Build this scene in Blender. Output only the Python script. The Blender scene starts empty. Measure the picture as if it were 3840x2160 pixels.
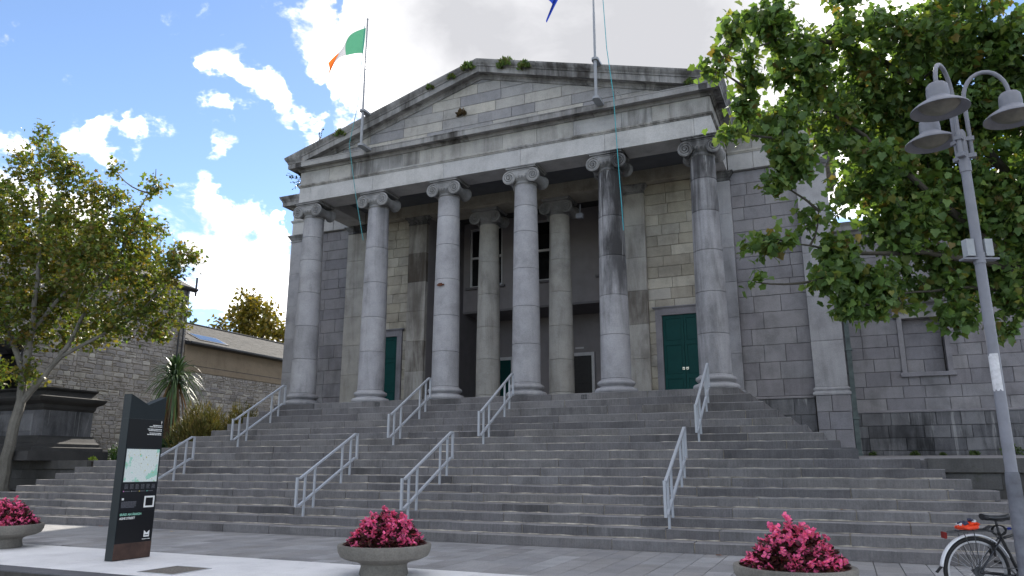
import bpy, math, random
import numpy as np
from mathutils import Vector, Matrix
random.seed(7); np.random.seed(7)
scene = bpy.context.scene
COL = scene.collection

# ------------------------------------------------------------------ camera
CAM = Vector((9.2566, -19.2825, 1.3763))
YAW, PITCH, ROLL = math.radians(-23.547), math.radians(13.502), math.radians(0.056)
cam_data = bpy.data.cameras.new('camera'); cam = bpy.data.objects.new('camera', cam_data); COL.objects.link(cam)
cam_data.sensor_width = 36.0; cam_data.lens = 36.0 * 2774.6 / 3840.0; cam_data.clip_start = 0.1; cam_data.clip_end = 2000
_f = Vector((math.sin(YAW)*math.cos(PITCH), math.cos(YAW)*math.cos(PITCH), math.sin(PITCH)))
_r = Vector((math.cos(YAW), -math.sin(YAW), 0)); _u = _r.cross(_f)
_r2 = _r*math.cos(ROLL) + _u*math.sin(ROLL); _u2 = -_r*math.sin(ROLL) + _u*math.cos(ROLL)
cam.matrix_world = Matrix(((_r2.x,_u2.x,-_f.x,CAM.x),(_r2.y,_u2.y,-_f.y,CAM.y),(_r2.z,_u2.z,-_f.z,CAM.z),(0,0,0,1)))
scene.camera = cam

# ------------------------------------------------------------------ sky, sun, exposure
SUN_AZ, SUN_EL = math.radians(-16), math.radians(36)      # azimuth from +Y towards +X; the sun stands behind the building
scene.view_settings.view_transform = 'Standard'; scene.view_settings.look = 'None'
scene.view_settings.gamma = 1.0; scene.view_settings.use_curve_mapping = False
scene.view_settings.exposure = 2.2
scene.cycles.use_denoising = True
scene.cycles.max_bounces = 8; scene.cycles.transparent_max_bounces = 8
world = bpy.data.worlds.new('World'); scene.world = world; world.use_nodes = True
def build_sky():
    nt = world.node_tree; nt.nodes.clear(); L = nt.links.new
    def n(t, **k):
        x = nt.nodes.new(t)
        for a, v in k.items(): setattr(x, a, v)
        return x
    def math_(op, a, b=None, clamp=False):
        x = n('ShaderNodeMath', operation=op, use_clamp=clamp)
        for i, v in enumerate((a, b)):
            if v is None: continue
            if isinstance(v, (int, float)): x.inputs[i].default_value = v
            else: L(v, x.inputs[i])
        return x.outputs[0]
    out = n('ShaderNodeOutputWorld'); tc = n('ShaderNodeTexCoord')
    sky = n('ShaderNodeTexSky', sky_type='NISHITA'); sky.sun_disc = False
    sky.sun_elevation = SUN_EL; sky.sun_rotation = SUN_AZ; sky.altitude = 20; sky.air_density = 0.75; sky.dust_density = 0.05; sky.ozone_density = 1.6
    bg = n('ShaderNodeBackground'); bg.inputs[1].default_value = 0.05; L(sky.outputs[0], bg.inputs[0])
    # cloud layer: the view direction is laid onto a high flat deck, so clouds flatten towards the horizon
    sep = n('ShaderNodeSeparateXYZ'); L(tc.outputs['Generated'], sep.inputs[0])
    zc = math_('MAXIMUM', math_('ADD', sep.outputs[2], 0.22), 0.05)
    cx = math_('DIVIDE', sep.outputs[0], zc); cy = math_('DIVIDE', sep.outputs[1], zc)
    comb = n('ShaderNodeCombineXYZ'); L(cx, comb.inputs[0]); L(cy, comb.inputs[1])
    warp = n('ShaderNodeTexNoise'); warp.inputs['Scale'].default_value = 2.2; warp.inputs['Detail'].default_value = 3
    L(comb.outputs[0], warp.inputs['Vector'])
    wm = n('ShaderNodeVectorMath', operation='MULTIPLY_ADD'); wm.inputs[1].default_value = (0.28,)*3
    L(warp.outputs['Color'], wm.inputs[0]); L(comb.outputs[0], wm.inputs[2])
    n1 = n('ShaderNodeTexNoise'); n1.inputs['Scale'].default_value = 3.0; n1.inputs['Detail'].default_value = 12; n1.inputs['Roughness'].default_value = 0.66
    L(wm.outputs[0], n1.inputs['Vector'])
    dens = math_('ADD', math_('MULTIPLY', math_('SUBTRACT', n1.outputs[0], 0.5), 2.1), 0.605)
    wd = n('ShaderNodeTexNoise'); wd.inputs['Scale'].default_value = 9.0; wd.inputs['Detail'].default_value = 5; wd.inputs['Roughness'].default_value = 0.6; L(tc.outputs['Generated'], wd.inputs['Vector'])
    wv = n('ShaderNodeVectorMath', operation='MULTIPLY_ADD'); wv.inputs[1].default_value = (0.17,)*3; L(wd.outputs['Color'], wv.inputs[0])
    ws = n('ShaderNodeVectorMath', operation='SUBTRACT'); L(tc.outputs['Generated'], ws.inputs[0]); ws.inputs[1].default_value = (0.085,)*3; L(ws.outputs[0], wv.inputs[2])
    wn = n('ShaderNodeVectorMath', operation='NORMALIZE'); L(wv.outputs[0], wn.inputs[0])
    for (az, el, rad, amt) in CLOUDS:      # banks of cloud as seen over the roof
        c = (math.sin(az)*math.cos(el), math.cos(az)*math.cos(el), math.sin(el))
        d = n('ShaderNodeVectorMath', operation='DOT_PRODUCT'); d.inputs[1].default_value = c; L(wn.outputs[0], d.inputs[0])
        m = n('ShaderNodeMapRange', interpolation_type='SMOOTHSTEP')
        m.inputs['From Min'].default_value = math.cos(rad); m.inputs['From Max'].default_value = math.cos(rad*0.15)
        m.inputs['To Min'].default_value = 0; m.inputs['To Max'].default_value = amt
        L(d.outputs['Value'], m.inputs['Value'])
        dens = math_('ADD', dens, m.outputs[0])
    cov = n('ShaderNodeMapRange', interpolation_type='SMOOTHSTEP'); L(dens, cov.inputs['Value'])
    cov.inputs['From Min'].default_value = 0.48; cov.inputs['From Max'].default_value = 0.80
    # sunlit crowns are bright, a deep bank over the roof's far end is grey
    n2 = n('ShaderNodeTexNoise'); n2.inputs['Scale'].default_value = 2.4; n2.inputs['Detail'].default_value = 7; n2.inputs['Roughness'].default_value = 0.58
    L(wm.outputs[0], n2.inputs['Vector'])
    grey = math_('ADD', math_('MULTIPLY', math_('SUBTRACT', n2.outputs[0], 0.5), 1.5), 0.30)
    for (az, el, rad, amt) in GREY_BANKS:
        c = (math.sin(az)*math.cos(el), math.cos(az)*math.cos(el), math.sin(el))
        d = n('ShaderNodeVectorMath', operation='DOT_PRODUCT'); d.inputs[1].default_value = c; L(tc.outputs['Generated'], d.inputs[0])
        m = n('ShaderNodeMapRange', interpolation_type='SMOOTHSTEP'); m.inputs['From Min'].default_value = math.cos(rad); m.inputs['From Max'].default_value = 1.0; m.inputs['To Min'].default_value = 0; m.inputs['To Max'].default_value = amt
        L(d.outputs['Value'], m.inputs['Value']); grey = math_('ADD', grey, m.outputs[0])
    ramp = n('ShaderNodeValToRGB'); L(grey, ramp.inputs[0])
    cr = ramp.color_ramp; cr.elements.new(0.3); cr.elements.new(0.6); cr.elements.new(0.8)
    for e, (p, c) in zip(cr.elements, ((0.0,(0.98,0.95,0.93)),(0.30,(0.60,0.585,0.58)),(0.52,(0.275,0.274,0.276)),(0.72,(0.22,0.22,0.226)),(1.0,(0.155,0.156,0.164)))): e.position = p; e.color = (*c, 1)
    bgc = n('ShaderNodeBackground'); bgc.inputs[1].default_value = CLOUD_STRENGTH; L(ramp.outputs[0], bgc.inputs[0])
    mix = n('ShaderNodeMixShader'); L(math_('POWER', cov.outputs[0], 1.8), mix.inputs[0]); L(bg.outputs[0], mix.inputs[1]); L(bgc.outputs[0], mix.inputs[2])
    L(mix.outputs[0], out.inputs[0])
CLOUD_STRENGTH = 1.0
R = math.radians
CLOUDS = [(-0.968,0.436,0.035,0.36),(-0.940,0.411,0.017,0.26),(-0.969,0.383,0.043,0.40),(-0.931,0.377,0.041,0.38),(-0.889,0.369,0.036,0.34),(-0.806,0.500,0.036,0.30),(-0.812,0.464,0.049,0.40),(-0.766,0.471,0.043,0.40),(-0.743,0.445,0.044,0.38),(-0.839,0.430,0.036,0.36),(-0.847,0.541,0.035,0.28),(-0.797,0.562,0.042,0.26),(-0.867,0.500,0.017,0.20),(-0.720,0.556,0.055,0.36),(-0.663,0.540,0.056,0.40),(-0.610,0.516,0.070,0.40),(-0.559,0.559,0.095,0.40),(-0.434,0.578,0.152,0.45),(-0.284,0.575,0.164,0.45),(-0.141,0.534,0.162,0.45),(-0.614,0.482,0.029,0.34),(-0.684,0.445,0.029,0.36),(-0.835,0.353,0.028,0.30),(-0.820,0.396,0.021,0.32),(-0.839,0.296,0.055,0.36),(-0.803,0.320,0.044,0.34),(-0.770,0.284,0.063,0.40),(-0.736,0.241,0.057,0.40),(-0.728,0.302,0.018,0.30),(-0.804,0.230,0.075,0.36),(-0.723,0.196,0.064,0.36),(-0.007,0.523,0.180,0.35),(-1.065,0.452,0.015,0.36),(-1.039,0.341,0.025,0.30),(-1.004,0.289,0.079,0.25),(-0.928,0.283,0.071,0.25),(-1.040,0.485,0.032,0.12),(-0.911,0.506,0.029,0.14),(-0.924,0.426,0.373,-0.42),(-0.671,0.572,0.028,-0.26),(-0.766,0.350,0.050,-0.12),(-0.717,0.391,0.038,-0.20),(-0.693,0.491,0.031,-0.22),(-0.654,0.418,0.026,-0.10)]
GREY_BANKS = [(-0.314,0.586,0.279,0.55),(-0.142,0.519,0.226,0.35),(-0.817,0.269,0.059,0.25),(-0.757,0.306,0.038,0.10)]
build_sky()
sun = bpy.data.lights.new('sun', 'SUN'); sun.energy = 2.0; sun.angle = R(1.5); sun.color = (1.0, 0.93, 0.82)
sun_o = bpy.data.objects.new('sun', sun); COL.objects.link(sun_o); sun_o.location = (-20, 40, 40)
_s = Vector((math.sin(SUN_AZ)*math.cos(SUN_EL), math.cos(SUN_AZ)*math.cos(SUN_EL), math.sin(SUN_EL)))
sun_o.rotation_euler = _s.to_track_quat('Z', 'Y').to_euler()

# ------------------------------------------------------------------ object helpers
WLOC = {}
def tag(o, label=None, cat=None, group=None, kind=None):
    if label: o['label'] = label
    if cat: o['category'] = cat
    if group: o['group'] = group
    if kind: o['kind'] = kind
    return o
def attach(o, parent, loc):
    if parent is not None:
        o.parent = parent; o.matrix_parent_inverse = Matrix.Translation(-WLOC.get(parent.name, Vector()))
    o.location = loc
def empty(name, loc=(0,0,0), parent=None, **k):
    o = bpy.data.objects.new(name, None); COL.objects.link(o); o.empty_display_size = 0.2
    attach(o, parent, Vector(loc)); WLOC[o.name] = Vector(loc)
    return tag(o, **k)
def mesh(name, verts, faces, mat=None, smooth=False, sharp=35):
    me = bpy.data.meshes.new(name); me.from_pydata([tuple(v) for v in verts], [], faces)
    if mat: me.materials.append(mat)
    if smooth:
        me.polygons.foreach_set('use_smooth', [True]*len(me.polygons)); me.set_sharp_from_angle(angle=R(sharp))
    me.update(); return me
def obj(name, verts, faces, mat, parent=None, smooth=False, local=False, sharp=35, **k):
    """one mesh object; world coordinates unless local (then the parent's own axes)"""
    if local: c = Vector((0,0,0)); vv = verts
    else:
        lo = [min(v[i] for v in verts) for i in range(3)]; hi = [max(v[i] for v in verts) for i in range(3)]
        c = Vector(((lo[0]+hi[0])/2, (lo[1]+hi[1])/2, lo[2])); vv = [(v[0]-c.x, v[1]-c.y, v[2]-c.z) for v in verts]
    o = bpy.data.objects.new(name, mesh(name, vv, faces, mat, smooth, sharp)); COL.objects.link(o)
    if local: o.parent = parent
    else: attach(o, parent, c); WLOC[o.name] = c
    return tag(o, **k)
def inst(name, me, loc, parent=None, rot=None, scale=None, local=False, **k):
    o = bpy.data.objects.new(name, me); COL.objects.link(o)
    if local: o.parent = parent; o.location = loc
    else: attach(o, parent, Vector(loc)); WLOC[o.name] = Vector(loc)
    if rot is not None: o.rotation_euler = rot
    if scale is not None: o.scale = scale if hasattr(scale, '__len__') else (scale,)*3
    return tag(o, **k)
class MB:
    """collects shapes into one mesh"""
    def __init__(s): s.v = []; s.f = []
    def add(s, V, Fc):
        b = len(s.v); s.v += [tuple(p) for p in V]; s.f += [tuple(i+b for i in q) for q in Fc]; return s
    def box(s, x0, x1, y0, y1, z0, z1):
        return s.add([(x0,y0,z0),(x1,y0,z0),(x1,y1,z0),(x0,y1,z0),(x0,y0,z1),(x1,y0,z1),(x1,y1,z1),(x0,y1,z1)],
                     [(0,3,2,1),(4,5,6,7),(0,1,5,4),(1,2,6,5),(2,3,7,6),(3,0,4,7)])
    def cbox(s, x0, x1, y0, y1, z0, z1, c=0.006):
        """box with chamfered edges"""
        V = []; 
        for z, i in ((z0,c),(z0+c,0),(z1-c,0),(z1,c)):
            V += [(x0+i+c*(i==0)*0,y0+i,z),(x1-i,y0+i,z),(x1-i,y1-i,z),(x0+i,y1-i,z)]
        Fc = [(0,3,2,1),(12,13,14,15)]
        for k in range(3):
            for j in range(4): a = k*4+j; b = k*4+(j+1)%4; Fc.append((a,b,b+4,a+4))
        return s.add(V, Fc)
    def lathe(s, prof, seg=32, c=(0,0,0), cap=True, a0=0.0):
        b = []; n = len(prof); V = []
        for (r, z) in prof:
            for j in range(seg):
                a = a0+2*math.pi*j/seg; V.append((c[0]+r*math.cos(a), c[1]+r*math.sin(a), c[2]+z))
        Fc = []
        for i in range(n-1):
            for j in range(seg): p = i*seg+j; q = i*seg+(j+1)%seg; Fc.append((p,q,q+seg,p+seg))
        if cap:
            if prof[0][0] > 1e-5: Fc.append(tuple(range(seg-1,-1,-1)))
            if prof[-1][0] > 1e-5: Fc.append(tuple((n-1)*seg+j for j in range(seg)))
        return s.add(V, Fc)
    def tube(s, pts, rad, seg=8, cap=True):
        pts = [Vector(p) for p in pts]; n = len(pts)
        rr = rad if hasattr(rad, '__len__') else [rad]*n
        V = []; Fc = []; up = None
        for i in range(n):
            t = (pts[min(i+1,n-1)]-pts[max(i-1,0)])
            if t.length < 1e-9: t = Vector((0,0,1))
            t.normalize()
            if up is None: up = Vector((0,0,1)) if abs(t.z) < 0.9 else Vector((1,0,0))
            a = t.cross(up); 
            if a.length < 1e-6: a = t.cross(Vector((1,0,0)))
            a.normalize(); b = a.cross(t).normalized(); up = b
            for j in range(seg):
                w = 2*math.pi*j/seg; V.append(pts[i]+(a*math.cos(w)+b*math.sin(w))*rr[i])
        for i in range(n-1):
            for j in range(seg): p = i*seg+j; q = i*seg+(j+1)%seg; Fc.append((p,p+seg,q+seg,q))
        if cap: Fc.append(tuple(range(seg))); Fc.append(tuple((n-1)*seg+j for j in range(seg-1,-1,-1)))
        return s.add(V, Fc)
    def bar(s, p, q, w, h):
        """square bar between two points"""
        p = Vector(p); q = Vector(q); t = (q-p).normalized(); up = Vector((0,0,1)) if abs(t.z) < 0.95 else Vector((0,1,0))
        a = t.cross(up).normalized()*w/2; b = a.cross(t).normalized()*h/2
        V = [p-a-b,p+a-b,p+a+b,p-a+b,q-a-b,q+a-b,q+a+b,q-a+b]
        return s.add(V, [(0,1,2,3),(7,6,5,4),(0,4,5,1),(1,5,6,2),(2,6,7,3),(3,7,4,0)])
    def sweep(s, prof, path, caps=True):
        """profile of (outward, z) pairs run along a plan path, mitred; outward is to the right of travel"""
        n = len(path); m = len(prof); offs = []
        for i in range(n):
            ds = []
            if i > 0: ds.append(Vector((path[i][0]-path[i-1][0], path[i][1]-path[i-1][1])).normalized())
            if i < n-1: ds.append(Vector((path[i+1][0]-path[i][0], path[i+1][1]-path[i][1])).normalized())
            ns = [Vector((d.y, -d.x)) for d in ds]
            if len(ns) == 1: offs.append(ns[0])
            else: h = (ns[0]+ns[1]); h = h/max(1e-6, h.length_squared)*2; offs.append(h)
        V = []
        for i in range(n):
            for (o, z) in prof: V.append((path[i][0]+offs[i].x*o, path[i][1]+offs[i].y*o, z))
        Fc = []
        for i in range(n-1):
            for j in range(m): a = i*m+j; b = i*m+(j+1)%m; Fc.append((a, a+m, b+m, b))
        if caps: Fc.append(tuple(range(m))); Fc.append(tuple((n-1)*m+j for j in range(m-1,-1,-1)))
        return s.add(V, Fc)
    def build(s, name, mat, parent=None, smooth=False, **k): return obj(name, s.v, s.f, mat, parent, smooth, **k)
    def mesh(s, name, mat, smooth=False, sharp=35): return mesh(name, s.v, s.f, mat, smooth, sharp)
def jit(a): return random.uniform(-a, a)

# ------------------------------------------------------------------ materials
MATS = {}
class NT:
    def __init__(s, name):
        s.m = bpy.data.materials.new(name); s.m.use_nodes = True; s.t = s.m.node_tree; s.t.nodes.clear(); s.L = s.t.links.new
        s.out = s.t.nodes.new('ShaderNodeOutputMaterial'); MATS[name] = s.m
    def n(s, t, ins=None, **k):
        x = s.t.nodes.new(t)
        for a, v in k.items(): setattr(x, a, v)
        for a, v in (ins or {}).items(): s.put(x.inputs[a], v)
        return x
    def put(s, sock, v):
        if isinstance(v, bpy.types.NodeSocket): s.L(v, sock)
        elif isinstance(v, bpy.types.Node): s.L(v.outputs[0], sock)
        else:
            if hasattr(v, '__len__') and len(v) == 3 and sock.type == 'RGBA': v = (*v, 1)
            sock.default_value = v
    def ma(s, op, a, b=0.0, clamp=False):
        x = s.n('ShaderNodeMath', operation=op, use_clamp=clamp); s.put(x.inputs[0], a); s.put(x.inputs[1], b); return x.outputs[0]
    def mix(s, f, a, b, mode='MIX'):
        x = s.n('ShaderNodeMix', data_type='RGBA', blend_type=mode); s.put(x.inputs[0], f); s.put(x.inputs[6], a); s.put(x.inputs[7], b); return x.outputs[2]
    def ramp(s, f, stops, inter='LINEAR'):
        x = s.n('ShaderNodeValToRGB'); s.put(x.inputs[0], f); cr = x.color_ramp; cr.interpolation = inter
        while len(cr.elements) < len(stops): cr.elements.new(0.5)
        for e, (p, c) in zip(cr.elements, stops): e.position = p; e.color = (*c, 1) if hasattr(c, '__len__') else (c, c, c, 1)
        return x.outputs[0]
    def smooth(s, v, lo, hi, a=0.0, b=1.0):
        x = s.n('ShaderNodeMapRange', interpolation_type='SMOOTHSTEP', ins={'Value': v, 'From Min': lo, 'From Max': hi, 'To Min': a, 'To Max': b}); return x.outputs[0]
    def pos(s, sc=(1,1,1), off=(0,0,0), local=False):
        g = s.n('ShaderNodeTexCoord').outputs['Object'] if local else s.n('ShaderNodeNewGeometry').outputs['Position']
        x = s.n('ShaderNodeMapping'); s.L(g, x.inputs[0]); x.inputs['Scale'].default_value = sc; x.inputs['Location'].default_value = off; return x.outputs[0]
    def noise(s, vec, scale=1.0, detail=4, rough=0.55, dist=0.0):
        x = s.n('ShaderNodeTexNoise', ins={'Vector': vec, 'Scale': scale, 'Detail': detail, 'Roughness': rough, 'Distortion': dist}); return x.outputs[0]
    def attr(s, name): return s.n('ShaderNodeAttribute', attribute_type='OBJECT', attribute_name=name).outputs['Fac']
    def rnd(s): return s.n('ShaderNodeObjectInfo').outputs['Random']
    def bump(s, h, strength=0.3, dist=0.01): return s.n('ShaderNodeBump', ins={'Height': h, 'Strength': strength, 'Distance': dist}).outputs[0]
    def bsdf(s, col, rough=0.8, normal=None, metal=0.0, spec=0.4, **k):
        b = s.n('ShaderNodeBsdfPrincipled'); s.put(b.inputs['Base Color'], col); s.put(b.inputs['Roughness'], rough); s.put(b.inputs['Metallic'], metal)
        b.inputs['Specular IOR Level'].default_value = spec
        if normal is not None: s.L(normal, b.inputs['Normal'])
        for a, v in k.items(): s.put(b.inputs[a], v)
        s.L(b.outputs[0], s.out.inputs[0]); return s.m
def stone_mat(name, cols, streak=0.35, dark=(0.035,0.034,0.035), mott=0.5, grain=0.16, rough=0.88, bump=0.35, soil=(0.10,0.085,0.06), soil_amt=0.0, patch=0.0, salt_base=0.0, tread=None):
    t = NT(name)
    base = t.ramp(t.rnd(), [(i/max(1,len(cols)-1), c) for i, c in enumerate(cols)])
    p = t.pos()
    m1 = t.noise(p, 1.7, 6, 0.62); base = t.mix(1.0, base, t.ramp(m1, [(0.25, 1-mott*0.55), (0.5, 1.0), (0.78, 1+mott*0.35)]), 'MULTIPLY')
    m2 = t.noise(p, 42, 5, 0.7); base = t.mix(1.0, base, t.ramp(m2, [(0.3, 1-grain), (0.7, 1+grain)]), 'MULTIPLY')
    if patch:
        w = t.noise(t.pos((1,1,1),(3.1,7.7,1.3)), 0.55, 5, 0.6, 0.4); base = t.mix(t.smooth(w, 0.5, 0.62, 0, patch), base, (0.30,0.26,0.20), 'MIX')
    st = t.attr('stain'); sa = t.attr('salt')
    # rain streaks: long in z
    s1 = t.noise(t.pos((1.9,1.9,0.20)), 1.0, 7, 0.68, 1.1); s2 = t.noise(t.pos((0.9,0.9,0.5),(9,2,5)), 1.0, 5, 0.6)
    sf = t.smooth(t.ma('ADD', t.ma('MULTIPLY', s1, 0.6), t.ma('ADD', t.ma('MULTIPLY', s2, 0.4), t.ma('MULTIPLY', st, 0.22))), 0.47, 0.72)
    sf = t.ma('MULTIPLY', sf, t.ma('ADD', streak, st, True), True)
    base = t.mix(sf, base, dark)
    w1 = t.noise(t.pos((5.5,5.5,0.30),(4,1,8)), 1.0, 6, 0.7, 0.8)
    wf = t.ma('MULTIPLY', t.smooth(w1, 0.56, 0.66), t.ma('ADD', sa, salt_base, True), True)
    base = t.mix(wf, base, (0.50,0.50,0.50))
    if soil_amt:
        g = t.noise(p, 5.0, 5, 0.7); base = t.mix(t.smooth(g, 0.55, 0.75, 0, soil_amt), base, soil)
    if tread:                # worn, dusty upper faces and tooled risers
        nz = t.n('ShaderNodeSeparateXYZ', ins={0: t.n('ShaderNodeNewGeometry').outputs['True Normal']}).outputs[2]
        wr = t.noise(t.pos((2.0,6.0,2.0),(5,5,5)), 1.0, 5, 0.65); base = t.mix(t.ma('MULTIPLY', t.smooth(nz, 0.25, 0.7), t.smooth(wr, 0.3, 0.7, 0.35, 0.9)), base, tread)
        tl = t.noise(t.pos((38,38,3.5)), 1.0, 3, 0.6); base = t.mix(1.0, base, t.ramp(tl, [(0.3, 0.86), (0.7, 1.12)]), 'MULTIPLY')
    h = t.ma('ADD', t.ma('MULTIPLY', m2, 0.5), t.noise(p, 9, 6, 0.7))
    return t.bsdf(base, rough, t.bump(h, bump, 0.02), spec=0.3)
def plain(name, col, rough=0.6, metal=0.0, spec=0.4, var=0.12, scale=6.0, bump=0.0, **k):
    t = NT(name); p = t.pos(local=True)
    c = t.mix(1.0, (*col,1), t.ramp(t.noise(p, scale, 5, 0.6), [(0.3, 1-var), (0.7, 1+var)]), 'MULTIPLY')
    nr = t.bump(t.noise(p, scale*8, 4), bump, 0.005) if bump else None
    return t.bsdf(c, rough, nr, metal, spec, **k)
def leaf_mat(name, tint=1.0, trans=0.42, rough=0.45):
    t = NT(name); c = t.n('ShaderNodeVertexColor', layer_name='tint').outputs[0]
    b = t.n('ShaderNodeBsdfPrincipled'); t.L(c, b.inputs['Base Color']); b.inputs['Roughness'].default_value = rough; b.inputs['Specular IOR Level'].default_value = 0.35
    tr = t.n('ShaderNodeBsdfTranslucent'); t.L(t.mix(1.0, c, (1.25,1.2,0.55,1), 'MULTIPLY'), tr.inputs[0])
    m = t.n('ShaderNodeMixShader'); m.inputs[0].default_value = trans; t.L(b.outputs[0], m.inputs[1]); t.L(tr.outputs[0], m.inputs[2]); t.L(m.outputs[0], t.out.inputs[0])
    return t.m

# ------------------------------------------------------------------ palette
G = lambda v, r=1.0, b=1.0: (v*r, v, v*b)
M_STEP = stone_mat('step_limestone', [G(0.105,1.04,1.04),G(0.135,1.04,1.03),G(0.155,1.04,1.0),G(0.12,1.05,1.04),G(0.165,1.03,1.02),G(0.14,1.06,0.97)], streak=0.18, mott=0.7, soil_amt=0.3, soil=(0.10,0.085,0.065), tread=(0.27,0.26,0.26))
M_ASH = stone_mat('ashlar_limestone', [G(0.19,1.03,1.08),G(0.215,1.03,1.07),G(0.24,1.02,1.05),G(0.20,1.05,1.07),G(0.26,1.03,1.03),G(0.21,1.02,1.09)], streak=0.34, mott=0.6)
M_ASHW = stone_mat('ashlar_weathered_warm', [G(0.28,1.10,0.82),G(0.35,1.09,0.84),G(0.42,1.08,0.84),G(0.31,1.10,0.80),G(0.38,1.06,0.90)], streak=0.5, mott=0.7, dark=(0.06,0.05,0.04))
M_TYMP = stone_mat('pediment_limestone', [G(0.23,1.01,1.05),G(0.31,1.02,0.98),G(0.40,1.05,0.90),G(0.27,1.01,1.03),G(0.25,1.01,1.05)], streak=0.40, mott=0.6)
M_ENT = stone_mat('entablature_limestone', [G(0.33,1.03,0.96),G(0.41,1.04,0.93),G(0.36,1.01,1.0),G(0.50,1.06,0.85)], streak=0.45, mott=0.6, dark=(0.06,0.055,0.05))
M_ARCH = stone_mat('architrave_limestone', [G(0.38,1.01,1.0),G(0.46,1.02,0.98),G(0.41,1.01,1.01)], streak=0.25, mott=0.5, dark=(0.10,0.095,0.09))
M_CORN = stone_mat('cornice_limestone', [G(0.25,1.02,1.0),G(0.31,1.02,0.98),G(0.28,1.01,1.01)], streak=0.62, mott=0.7, dark=(0.045,0.041,0.038))
M_COL = stone_mat('column_limestone', [G(0.29,1.01,1.05),G(0.345,1.01,1.04),G(0.315,1.01,1.06)], streak=0.34, mott=0.6)
M_COLW = stone_mat('column_warm_limestone', [G(0.351,1.06,0.90),G(0.405,1.05,0.92),G(0.378,1.06,0.90)], streak=0.42, mott=0.55, dark=(0.07,0.055,0.042))
M_CAP = stone_mat('capital_limestone', [G(0.25,1.01,1.0),G(0.28,1.01,1.0)], streak=0.7, mott=0.7)
M_PLINTH = stone_mat('plinth_limestone', [G(0.10,1.0,1.08),G(0.15,1.0,1.06),G(0.19,1.0,1.05),G(0.12,1.0,1.08)], streak=0.9, mott=0.8, dark=(0.018,0.019,0.021), salt_base=0.35)
M_RETAIN = stone_mat('retaining_limestone', [G(0.055,1.05,0.95),G(0.08,1.03,0.95),G(0.10,1.02,0.98)], streak=0.6, mott=0.6, soil_amt=0.4, soil=(0.05,0.055,0.025))
M_MORTAR = plain('lime_mortar', (0.30,0.27,0.225), 0.95, var=0.3, scale=9, bump=0.4)
M_MORTARD = plain('dark_joint_mortar', (0.07,0.066,0.06), 0.95, var=0.3, scale=9, bump=0.4)
M_BEAD = plain('pale_joint_mortar', (0.34,0.31,0.26), 0.95, var=0.6, scale=4, bump=0.5)
M_PAVE = stone_mat('paving_setts', [G(0.20,1.02,1.02),G(0.26,1.0,1.02),G(0.23,1.03,0.99),G(0.31,1.0,1.02)], streak=0.0, mott=0.5, grain=0.2)
M_WHITE = stone_mat('pale_granite_slab', [G(0.62,1.01,1.0),G(0.66,1.01,1.0),G(0.70,1.01,0.99)], streak=0.0, mott=0.32, grain=0.10, bump=0.10)
M_KERB = stone_mat('kerb_granite', [G(0.085,1.0,1.1),G(0.11,1.0,1.08)], streak=0.0, mott=0.4)
M_RUB = stone_mat('rubble_limestone', [G(0.28,1.06,0.94),G(0.34,1.05,0.94),G(0.38,1.05,0.92),G(0.31,1.03,1.0),G(0.50,1.04,0.90),G(0.33,1.06,0.90),G(0.26,1.03,1.0)], streak=0.16, mott=0.7, bump=0.6)
M_RENDER = stone_mat('tan_render', [G(0.24,1.22,0.72),G(0.24,1.22,0.72)], streak=0.30, mott=0.35, dark=(0.10,0.075,0.05), bump=0.25)
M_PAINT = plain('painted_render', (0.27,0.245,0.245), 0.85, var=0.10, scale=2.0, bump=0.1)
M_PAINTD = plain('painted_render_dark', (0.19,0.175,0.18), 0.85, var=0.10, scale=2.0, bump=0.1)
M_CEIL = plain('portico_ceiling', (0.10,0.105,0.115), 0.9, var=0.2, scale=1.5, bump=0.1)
M_GREEN = plain('green_gloss_paint', (0.0014,0.046,0.043), 0.5, spec=0.15, var=0.15, scale=3)
M_DOORBLACK = plain('dark_stained_wood', (0.012,0.009,0.008), 0.5, var=0.3)
M_WFRAME = plain('white_window_paint', (0.62,0.60,0.60), 0.5, var=0.08)
M_BRASS = plain('pale_metal_plate', (0.72,0.68,0.55), 0.35, metal=0.6, var=0.1)
M_RAIL = plain('grey_rail_paint', (0.37,0.39,0.425), 0.38, spec=0.5, var=0.06, scale=4)
M_POST = plain('lamp_post_grey', (0.21,0.215,0.245), 0.5, var=0.14, scale=5, bump=0.05)
M_POSTD = plain('lamp_post_sleeve', (0.12,0.125,0.145), 0.6, var=0.4, scale=6, bump=0.1)
M_DARKMETAL = plain('dark_metal', (0.04,0.042,0.046), 0.45, var=0.2)
M_BLACK = plain('black_rubber', (0.010,0.010,0.011), 0.7, var=0.2)
M_STEEL = plain('bright_steel', (0.55,0.56,0.58), 0.3, metal=0.85, var=0.1)
M_SLATE = stone_mat('roof_slate', [G(0.055,1.05,0.95),G(0.07,1.06,0.92),G(0.085,1.06,0.9),G(0.06,1.0,1.0)], streak=0.1, mott=0.5, rough=0.95)
M_DRAIN = plain('grey_green_drain_paint', (0.105,0.135,0.135), 0.7, var=0.35, scale=5, bump=0.1)
M_PEDESTAL = stone_mat('pedestal_dark_stone', [G(0.045,1.02,1.0),G(0.055,1.02,1.0)], streak=0.6, mott=0.6)
M_PIPE = plain('verdigris_pipe_paint', (0.20,0.27,0.27), 0.6, var=0.25, scale=5, bump=0.1)
M_CONC = stone_mat('planter_concrete', [G(0.165,1.07,0.88),G(0.185,1.07,0.88)], streak=0.30, mott=0.75, grain=0.22, dark=(0.05,0.044,0.036))
M_SOIL = plain('planting_soil', (0.025,0.018,0.013), 0.95, var=0.4, scale=12, bump=0.6)
M_ASPH = plain('asphalt', (0.05,0.05,0.052), 0.9, var=0.25, scale=14, bump=0.4)
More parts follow.
